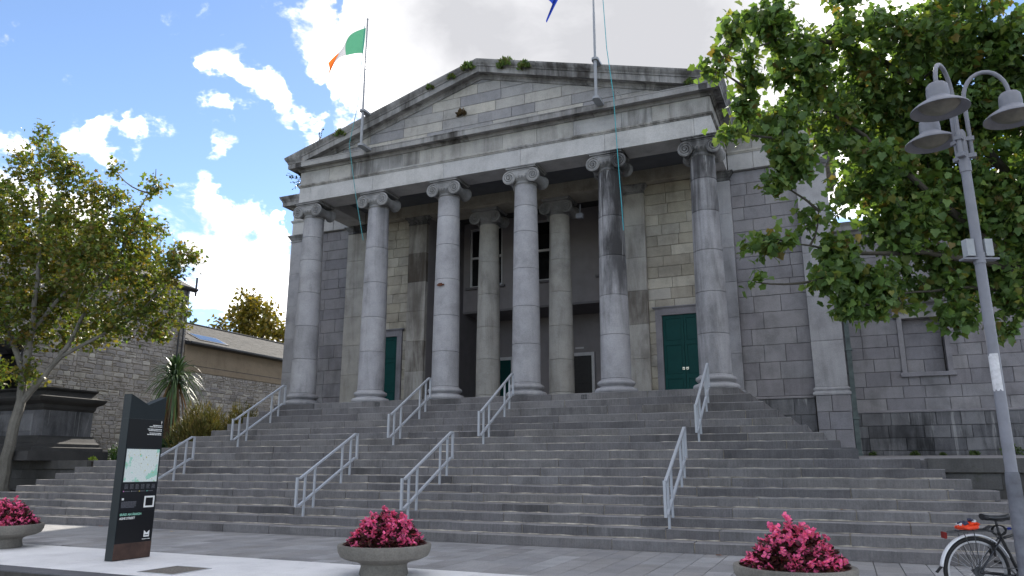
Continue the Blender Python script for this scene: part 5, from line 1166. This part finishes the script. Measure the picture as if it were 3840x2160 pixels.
# ------------------------------------------------------------------ trees
def tree(name, label, base, limbs, lobes, ntw, per, size, cols, bark, seed, gap=0.33, nleaf_parts=0, group=None, hang=0.5, shape=MAPLE, mat=M_LEAF, spread=0.20, twigr=0.006, lexp=2.1):
    """limbs: (points, r0, r1). Twigs grow from the nearest wood into points spread through the lobes; leaves sit along them"""
    rs = np.random.RandomState(seed); t = empty(name, base, label=label, cat='tree', group=group)
    lim = MB(); nodes = []; nrad = []
    tr = MB()
    for k, (pts, r0, r1) in enumerate(limbs):
        P = [Vector(p) for p in pts]; Q = []; 
        for a, b in zip(P[:-1], P[1:]):
            for i in range(4): Q.append(a.lerp(b, i/4)+Vector(rs.normal(size=3)*r0*0.12))
        Q.append(P[-1]); Q[0] = P[0]; n = len(Q); rr = [r0+(r1-r0)*(i/(n-1)) for i in range(n)]
        if k == 0: rr[0] *= 1.35; rr[1] *= 1.12
        (tr if k == 0 else lim).tube(Q, rr, 10 if r0 > 0.06 else 7)
        nodes += [tuple(q) for q in Q[2:]]; nrad += rr[2:]
    tr.build('trunk', bark, t, True)
    L = np.array(lobes); vol = L[:,3]**lexp; pick = rs.choice(len(L), ntw, p=vol/vol.sum()); d = rs.normal(size=(ntw,3)); d /= np.linalg.norm(d,axis=1,keepdims=True)
    T = L[pick,:3]+d*(L[pick,3:4]*(rs.uniform(0.15,1.0,(ntw,1))**0.5)); b0 = np.array(limbs[0][0][1]); T = T[np.argsort(np.linalg.norm(T-b0,axis=1))]
    # two levels: boughs to lobe centres, then twigs
    NP = np.array(nodes); order = np.argsort(np.linalg.norm(L[:,:3]-b0,axis=1))
    def grow(p, r_end, bend, rmax):
        nonlocal NP
        D = np.linalg.norm(NP-p,axis=1)+0.5*np.maximum(0,NP[:,2]-p[2]); i = int(np.argmin(D)); a = NP[i]; m = (a+p)/2+rs.normal(size=3)*bend*D[i]; m[2] -= 0.05*D[i]
        n = max(3, int(D[i]/0.22)); Q = []
        for k in range(n+1):
            s = k/n; Q.append((1-s)**2*a+2*s*(1-s)*m+s*s*p)
        return Q
    for i in order:
        Q = grow(L[i,:3], 0.01, 0.10, 0.05); n = len(Q); ln = sum(np.linalg.norm(Q[j+1]-Q[j]) for j in range(n-1)); r0 = min(0.055, 0.012+0.012*ln)
        lim.tube(Q, [r0+(0.009-r0)*j/(n-1) for j in range(n)], 6); NP = np.vstack([NP, np.array(Q[1:])])
    tw = MB(); P=[];A=[];Nn=[];S=[];Cc=[]
    bulk = NP.copy()
    for p in T:
        Q = grow(p, 0.004, 0.12, 0.02); n = len(Q)
        if n > 14: Q = Q[-14:]; n = 14
        tw.tube(Q[::2]+([Q[-1]] if (n-1) % 2 else []), twigr, 4, False); NP = np.vstack([NP, np.array(Q[1::2])]) if len(NP) < 9000 else NP
        ax = np.array(Q[-1])-np.array(Q[0]); ax /= np.linalg.norm(ax)+1e-6
        k = int(per*rs.uniform(0.6,1.4)); tone = rs.uniform(0,1); 
        for _ in range(k):
            s = rs.uniform(0.25,1.0)**0.7; q = np.array(Q[min(n-1,int(s*(n-1)))])+rs.normal(size=3)*spread*0.55
            dr = rs.normal(size=3); dr[2] -= hang; dr += ax*0.6; dr /= np.linalg.norm(dr)
            nn = rs.normal(size=3)*0.75+np.array((0,0,1.0)); P.append(q); A.append(dr); Nn.append(nn); S.append(size*rs.uniform(0.6,1.25)); 
            c = cols[min(len(cols)-1, int(rs.beta(1.2,2.4)*len(cols)*0.999) if rs.uniform() < 0.8 else int(tone*len(cols)*0.999))]; Cc.append(np.array(c)*rs.uniform(0.65,1.35))
    lim.build('limbs', bark, t, True); tw.build('twigs', bark, t, kind='stuff')
    P=np.array(P);A=np.array(A);Nn=np.array(Nn);S=np.array(S);Cc=np.array(Cc)
    if nleaf_parts:          # the leaves nearest the viewer are leaves of their own
        dd = (P-np.array(CAM)); dist = np.linalg.norm(dd,axis=1); az = dd@np.array(_r2)/(dd@np.array(_f)); vis = np.where((az < 0.66) & (dist > 3), dist, 99)
        ids = np.argsort(vis)[:nleaf_parts*3:3]; keep = np.ones(len(P),bool); keep[ids] = False
        for i in ids: foliage('leaf', P[i:i+1], A[i:i+1], Nn[i:i+1], S[i:i+1], Cc[i:i+1], shape, mat, t, 0.22, 0.35, kind=None)
        P,A,Nn,S,Cc = P[keep],A[keep],Nn[keep],S[keep],Cc[keep]
    foliage('crown', P, A, Nn, S, Cc, shape, mat, t, 0.22, 0.35)
    return len(P)
SYCAMORE = fan([(0.24,-0.08),(0.45,0.06),(0.38,0.22),(0.56,0.48),(0.33,0.60),(0.22,0.80)])
GREEN = [(0.09,0.165,0.045),(0.11,0.19,0.05),(0.095,0.17,0.055),(0.12,0.20,0.055),(0.14,0.21,0.05),(0.10,0.18,0.05),(0.15,0.20,0.05),(0.13,0.19,0.05),(0.18,0.19,0.05),(0.20,0.16,0.05)]
GOLD = [(0.10,0.155,0.035),(0.13,0.175,0.035),(0.15,0.17,0.036),(0.18,0.165,0.038),(0.22,0.185,0.035),(0.19,0.13,0.035)]
LOBL = [(-11.45,-6.43,10.72,0.44),(-11.95,-6.43,9.87,0.7),(-10.77,-6.35,9.83,0.7),(-10.8,-5.44,9.3,0.82),(-12.08,-6.13,8.52,1.11),(-10.39,-5.76,7.8,1.16),(-9.86,-4.77,8.77,0.72),(-8.54,-4.79,9.31,0.37),(-8.41,-4.87,9.82,0.16),(-9.5,-5.34,9.82,0.19),(-9.32,-4.4,7.81,0.93),(-8.02,-4.32,7.08,0.64),(-7.66,-3.88,7.3,0.26),(-9.69,-5.24,6.56,1.16),(-9.08,-3.69,6.37,0.82),(-8.13,-3.67,5.69,0.44),(-12.31,-5.22,6.83,1.28),(-12.18,-5.93,5.47,0.87),(-13.81,-6.51,8.38,1.63),(-13.92,-6.28,6.02,1.51),(-12.08,-4.57,5.59,0.87),(-9.15,-4.61,5.48,0.7),(-11.91,-5.53,3.97,0.35),(-12.73,-5.58,4.06,0.41),(-10.74,-4.39,5.4,0.7),(-8.82,-3.84,5.23,0.47),(-13.0,-3.8,8.0,1.5),(-11.0,-3.6,8.0,1.3)]
tree('maple_tree', 'bushy golden green maple with forked trunk beside the cannon pedestal', (-12.9,-5.0,0.62),
     [([(-12.95,-4.95,0.45),(-12.72,-5.1,1.93),(-12.25,-5.26,3.2),(-12.08,-5.4,4.05),(-11.86,-5.5,4.94),(-11.67,-5.7,6.2),(-11.6,-5.9,8.0),(-11.5,-6.3,10.2)],0.17,0.02),
      ([(-12.3,-5.24,3.1),(-11.71,-5.16,3.71),(-11.13,-5.08,4.38),(-10.76,-5.05,4.88),(-10.3,-5.0,5.94),(-9.6,-4.8,7.2),(-9.2,-4.7,8.4)],0.10,0.02),
      ([(-11.13,-5.08,4.38),(-10.2,-4.8,4.9),(-9.2,-4.4,5.5),(-8.4,-4.1,6.4)],0.06,0.012),([(-12.1,-5.4,3.9),(-12.6,-5.6,5.0),(-13.2,-6.0,6.4),(-13.6,-6.3,8.2)],0.09,0.02),([(-11.8,-5.5,5.2),(-11.2,-5.0,6.6),(-10.8,-4.8,8.2),(-10.6,-5.2,9.3)],0.06,0.012)],
     LOBL, 1500, 21, 0.115, GOLD, M_BARK, 11, hang=0.25, spread=0.22)
LOBR = [(8.41,-9.33,7.37,0.24),(8.1,-9.35,6.92,0.14),(8.81,-8.26,8.24,0.37),(8.6,-8.74,7.16,0.28),(8.43,-8.48,6.71,0.25),(8.22,-8.66,6.21,0.16),(9.15,-7.64,7.73,0.5),(9.79,-7.32,8.41,0.62),(8.85,-7.86,6.78,0.41),(8.96,-8.04,5.95,0.34),(8.71,-8.25,5.47,0.2),(9.53,-6.93,6.94,0.56),(10.69,-6.53,8.19,0.81),(11.71,-6.35,8.34,0.81),(10.04,-6.92,6.01,0.56),(9.27,-7.8,5.1,0.31),(8.6,-8.3,4.6,0.19),(8.32,-8.39,4.49,0.09),(9.43,-7.35,4.52,0.39),(10.38,-6.34,5.22,0.56),(11.4,-5.72,7.12,0.75),(12.13,-5.68,7.35,0.81),(11.37,-5.59,5.73,0.69),(12.21,-5.36,5.83,0.75),(9.96,-6.92,4.19,0.41),(9.53,-7.35,3.82,0.22),(9.96,-7.02,3.7,0.15),(10.85,-5.83,4.49,0.53),(11.73,-5.39,4.71,0.62),(11.11,-5.89,3.86,0.3),(12.05,-5.51,3.98,0.37),(9.29,-7.64,4.09,0.19),(8.35,-8.24,3.98,0.09),(10.39,-6.41,3.81,0.19),(12.75,-5.96,8.16,0.75),(13.2,-5.35,6.58,0.93),(13.02,-5.12,4.97,0.81),(11.81,-5.61,3.53,0.16),(13.0,-4.0,7.6,1.1),(14.4,-5.2,6.5,1.3),(11.6,-4.6,8.8,0.9),(10.4,-5.6,7.2,0.9),(11.2,-4.8,6.5,0.9),(10.8,-5.2,8.0,0.9),(9.9,-6.3,7.8,0.7),(12.2,-4.4,5.6,0.9),(10.6,-5.6,6.0,0.8)]
tree('sycamore_tree', 'large leafy sycamore overhanging the steps behind the street lamp', (13.0,-5.1,0.62),
     [([(13.0,-5.1,0.45),(13.0,-5.05,1.8),(12.95,-5.0,3.2),(12.8,-4.9,5.0),(12.6,-4.9,7.0),(12.3,-5.0,9.2)],0.24,0.03),([(12.95,-5.0,3.0),(12.2,-5.4,4.4),(11.3,-5.8,5.4),(10.3,-6.5,6.4),(9.3,-7.4,7.2)],0.11,0.015),([(12.9,-5.0,4.0),(11.9,-5.6,4.5),(10.8,-6.2,4.7),(9.7,-7.0,4.6),(8.9,-7.9,4.6)],0.08,0.01),([(12.7,-4.9,5.5),(11.6,-5.5,7.2),(10.4,-6.4,8.2),(9.2,-7.6,8.2),(8.6,-8.5,7.6)],0.09,0.012),([(12.95,-5.0,3.2),(13.6,-5.3,5.0),(14.2,-5.4,7.0)],0.12,0.03),([(12.9,-5.0,3.6),(12.2,-5.3,4.1),(11.3,-5.7,4.2),(10.3,-6.5,4.0)],0.06,0.01)],
     LOBR, 1650, 24, 0.12, GREEN, M_BARKD, 23, nleaf_parts=280, hang=0.9, spread=0.17, shape=SYCAMORE, lexp=1.75)
tree('poplar_tree', 'small autumn tree rising behind the slate roof of the tan building', (-33,25,0),
     [([(-33,25,0),(-33,25,6),(-33,25,10),(-32.8,25,14.3)],0.3,0.04),([(-33,25,8),(-34.6,25,11),(-35.8,25,12.6)],0.1,0.02),([(-33,25,8),(-31.2,25,11),(-30,25,12.4)],0.1,0.02)],
     [(-33,25,14.0,1.0),(-34.3,25.2,12.6,1.3),(-31.6,24.8,12.7,1.4),(-35.8,25,11.8,0.9),(-30.0,25,11.7,1.1),(-33,25.6,11.3,1.7),(-36.4,25,10.9,0.8),(-29,25,10.8,1.0),(-32.6,24.4,13.0,1.2)], 260, 15, 0.34, [(0.13,0.12,0.02),(0.17,0.14,0.02),(0.22,0.16,0.03),(0.09,0.09,0.02)], M_BARKD, 5, hang=0.2, spread=0.5, shape=OVAL, twigr=0.012)

# ------------------------------------------------------------------ palm (cordyline), shrubs
def palm():
    b = Vector((-11.0,-1.1,ZT+0.03)); t = empty('cabbage_palm', b, label='spiky green cabbage palm with shaggy brown trunk before the stone wall', cat='palm')
    MB().tube([b+Vector((0.1*math.sin(i*0.9)*0.3-0.10+0.02*i,0,0.295*i-0.1)) for i in range(11)], [0.16,0.15,0.15,0.16,0.17,0.19,0.20,0.19,0.15,0.10,0.05], 12).build('trunk', plain('palm_trunk', (0.10,0.065,0.04), 0.95, var=0.5, scale=18, bump=0.9), t, True)
    c = b+Vector((0.06,0,2.80)); rn = random.Random(4); mats = [M_PALM, M_PALMD]
    for i in range(260):
        a = rn.uniform(0,2*math.pi); dead = i > 205; el = rn.uniform(-0.5,1.45)**1 if not dead else rn.uniform(-1.5,-0.9)
        if i < 85: el = rn.uniform(0.5,1.5)
        l = rn.uniform(0.85,1.15) if not dead else rn.uniform(0.8,1.25); w = rn.uniform(0.024,0.038); d = Vector((math.cos(a)*math.cos(el),math.sin(a)*math.cos(el),math.sin(el))); sd = d.cross(Vector((0,0,1))).normalized()*w; o = c+d*0.06-Vector((0,0,0.35*rn.random() if not dead else 0.15+0.5*rn.random())); V = []; n = 6
        if dead: o += Vector((math.cos(a)*0.1, math.sin(a)*0.1, 0))
        for k in range(n+1):
            s = k/n; p = o+d*l*s+Vector((0,0,-0.62*l*max(0,s-0.25)**2*(1.0 if el > 0.9 else 1.7))); ww = sd*(1-s**2.2)*(0.7+0.6*min(1,s*4)); lift = Vector((0,0,w*0.5*(1-s)))
            V += [p-ww+lift, p, p+ww+lift]
        Fc = []
        for k in range(n): q = 3*k; Fc += [(q,q+1,q+4,q+3),(q+1,q+2,q+5,q+4)]
        obj('leaf', V, Fc, M_PALMB if dead and rn.random() < 0.6 else mats[rn.random() < 0.35], t)
def strap(name, c1, c2, trans=0.2):
    t = NT(name); c = t.ramp(t.rnd(), [(0,c1),(1,c2)]); b = t.n('ShaderNodeBsdfPrincipled', ins={'Base Color': c, 'Roughness': 0.42}); tr = t.n('ShaderNodeBsdfTranslucent', ins={'Color': c}); m = t.n('ShaderNodeMixShader'); m.inputs[0].default_value = trans; t.L(b.outputs[0], m.inputs[1]); t.L(tr.outputs[0], m.inputs[2]); t.L(m.outputs[0], t.out.inputs[0]); return t.m
M_PALM = strap('palm_leaf', (0.05,0.10,0.035), (0.12,0.19,0.07)); M_PALMD = strap('palm_leaf_dark', (0.02,0.05,0.018), (0.05,0.09,0.03)); M_PALMB = strap('palm_leaf_dead', (0.16,0.09,0.04), (0.24,0.15,0.07))
palm()
def shrub(c, rx, ry, rz, n, cols, size, label, nm='shrub', shape=BLADE, seed=1, up=1.1, group=None, stem=True):
    rs = np.random.RandomState(seed); t = empty(nm, c, label=label, cat='plant', group=group); d = rs.normal(size=(n,3)); d /= np.linalg.norm(d,axis=1,keepdims=True); d[:,2] = np.abs(d[:,2])
    ph = np.arctan2(d[:,1],d[:,0]); lump = 1+0.16*np.sin(4*ph+seed)+0.12*np.sin(7*ph+9*d[:,2]); r_ = rs.uniform(0.25,1,n)**0.45*lump
    P = np.stack([c[0]+d[:,0]*rx*r_, c[1]+d[:,1]*ry*r_, c[2]+d[:,2]*rz*r_],1); A = d*0.9+0.5*rs.normal(size=(n,3)); A[:,2] += up
    Cc = np.array(cols)[rs.randint(0,len(cols),n)]*rs.uniform(0.6,1.4,(n,1)); foliage('foliage', P, A, rs.normal(size=(n,3)), rs.uniform(0.6,1.3,n)*size, Cc, shape, M_LEAFD, t)
    if stem:
        m = MB()
        for k in range(5): a = k*1.3; m.tube([(c[0],c[1],c[2]-0.02),(c[0]+rx*0.35*math.cos(a),c[1]+ry*0.35*math.sin(a),c[2]+rz*0.55)],0.008*max(0.4,rz),5)
        m.build('stems', M_BARKD, t)
NARROW = ([(-0.06,0.0),(0.06,0.0),(0.04,0.7),(-0.04,0.7),(0.0,1.0)], [(0,1,2),(0,2,3),(3,2,4)])
BROOM = [(0.10,0.10,0.025),(0.14,0.12,0.03),(0.08,0.085,0.022),(0.17,0.13,0.04)]
shrub((-9.65,-1.0,ZT+0.03), 1.0, 0.8, 1.55, 14000, BROOM, 0.16, 'large olive brown broom shrub between palm and steps', shape=NARROW, seed=3)
shrub((-8.75,-0.2,ZT+0.05), 0.8, 0.6, 1.6, 9000, BROOM, 0.15, 'smaller olive broom shrub against the top of the steps', shape=NARROW, seed=8)
DK = [(0.012,0.035,0.010),(0.02,0.05,0.014),(0.03,0.06,0.02)]
shrub((-10.55,-1.9,ZT+0.02), 0.75, 0.5, 0.75, 2200, DK, 0.07, 'low dark green shrub at the foot of the palm', shape=OVAL, seed=5)
shrub((-11.9,-1.9,ZT+0.02), 0.6, 0.4, 0.5, 1400, [(0.03,0.07,0.015),(0.05,0.10,0.02)], 0.07, 'low bright green plants behind the map pillar', shape=OVAL, seed=6)
shrub((-10.95,-3.75,ZT), 0.13, 0.09, 0.09, 120, [(0.12,0.19,0.02),(0.16,0.22,0.03)], 0.05, 'tiny yellow green weed on the terrace edge near the pedestal', nm='weed', shape=OVAL, seed=9, stem=False)
WG = [(0.08,0.14,0.03),(0.11,0.17,0.04),(0.13,0.14,0.04)]
for i, (x, y, z, s, lb) in enumerate(((0.95,-0.78,13.12,0.21,'largest weed tuft on the raking cornice right of the peak'),(1.58,-0.78,12.93,0.17,'weed tuft on the raking cornice second right of the peak'),(-0.32,-0.78,13.32,0.18,'weed tuft just below the pediment peak'),(-0.89,-0.78,13.16,0.11,'small weed tuft on the rising cornice'),(-1.64,-0.78,12.96,0.11,'small weed tuft lower down the rising cornice'),(-5.03,-0.78,11.98,0.15,'weed tuft low on the rising cornice near the flagpole'),(6.40,-0.70,11.40,0.12,'weed on the cornice ledge near the end of the pediment'),(-0.68,-0.46,12.00,0.13,'dry brown weed on the pediment face'))):
    shrub((x,y,z), s, s*0.7, s*1.3, 210, WG if i < 7 else [(0.10,0.06,0.025),(0.07,0.05,0.025)], 0.10*max(0.8,s/0.15), lb, nm='weed', shape=OVAL, seed=20+i, stem=False, group='weeds growing on the pediment')
def sprig(c, d, n, ln, label, seed):
    rs = np.random.RandomState(seed); t = empty('sprig', c, label=label, cat='plant'); m = MB(); P=[];A=[]
    for k in range(n):
        e = Vector(d).normalized()+Vector(rs.normal(size=3)*0.42); e.normalize(); q = [Vector(c)+e*ln*s*(0.5+0.5*rs.uniform())+Vector((0,0,0.12*s*s*ln)) for s in (0,0.35,0.7,1.0)]; m.tube(q, 0.005, 4)
        for s in range(9): f = rs.uniform(0.35,1); i = min(2,int(f*3)); p = q[i].lerp(q[i+1], f*3-i if f < 1 else 1); P.append(tuple(p)); A.append(rs.normal(size=3)+np.array(e))
    m.build('stems', M_BARKD, t); n2 = len(P); foliage('foliage', P, A, rs.normal(size=(n2,3)), rs.uniform(0.05,0.09,n2), np.array([(0.03,0.055,0.02)]*n2)*rs.uniform(0.6,1.3,(n2,1)), OVAL, M_LEAFD, t)
sprig((-6.87,-0.15,10.95), (-1,-0.15,0.1), 9, 0.75, 'leafy sprig growing out of the frieze at the corner', 3)
sprig((-6.3,-0.3,11.9), (-0.15,0,1), 7, 0.75, 'thin bare sprig standing on the roof edge at the corner', 4)
for i, (x, y, s, lb) in enumerate(((11.2,5.75,0.09,'green weed at the wing wall foot below the blind window'),(10.1,5.75,0.07,'green weed at the wing wall foot near the downpipe'),(12.7,5.72,0.10,'tall green weed at the wing wall foot beside the lamp post'),(11.9,5.6,0.05,'small weed on the terrace before the wing wall'),(13.6,5.6,0.25,'clump of grass at the wing wall foot beyond the lamp post'))):
    shrub((x,y,ZT+0.155), s*1.3, s*0.6, s*1.1, 150, [(0.05,0.085,0.02),(0.07,0.10,0.03)], 0.06, lb, nm='weed', shape=OVAL, seed=40+i, stem=False, group='weeds at the wing wall')
# fallen leaves
for i, (x, y, z, lb) in enumerate(((7.3,-6.75,0.003,'fallen orange leaf on the paving below the end handrail'),(-3.9,-7.1,0.003,'fallen pale leaf on the paving left of the middle planter'),(-9.2,-7.3,0.003,'fallen brown leaf on the paving behind the far planter'),(-6.6,-6.7,0.003,'fallen orange leaf at the foot of the steps beside the map pillar'),(8.3,SY[16]+0.12,SZ[16]+0.003,'fallen orange leaf on the second lowest step'),(9.2,SY[14]+0.15,SZ[14]+0.003,'fallen brown leaf on a low step near the bicycle'))):
    t = foliage('fallen_leaf', [(x,y,z+0.01)], [(math.cos(i*2.1),math.sin(i*2.1),0.08)], [(0.1*(i%3-1),0.1,1)], [0.11], [((0.30,0.10,0.03),(0.35,0.26,0.14),(0.16,0.08,0.04))[i % 3]], MAPLE, M_LEAFD, None, 0.2, 0.1, kind=None, label=lb, cat='leaf', group='fallen leaves')
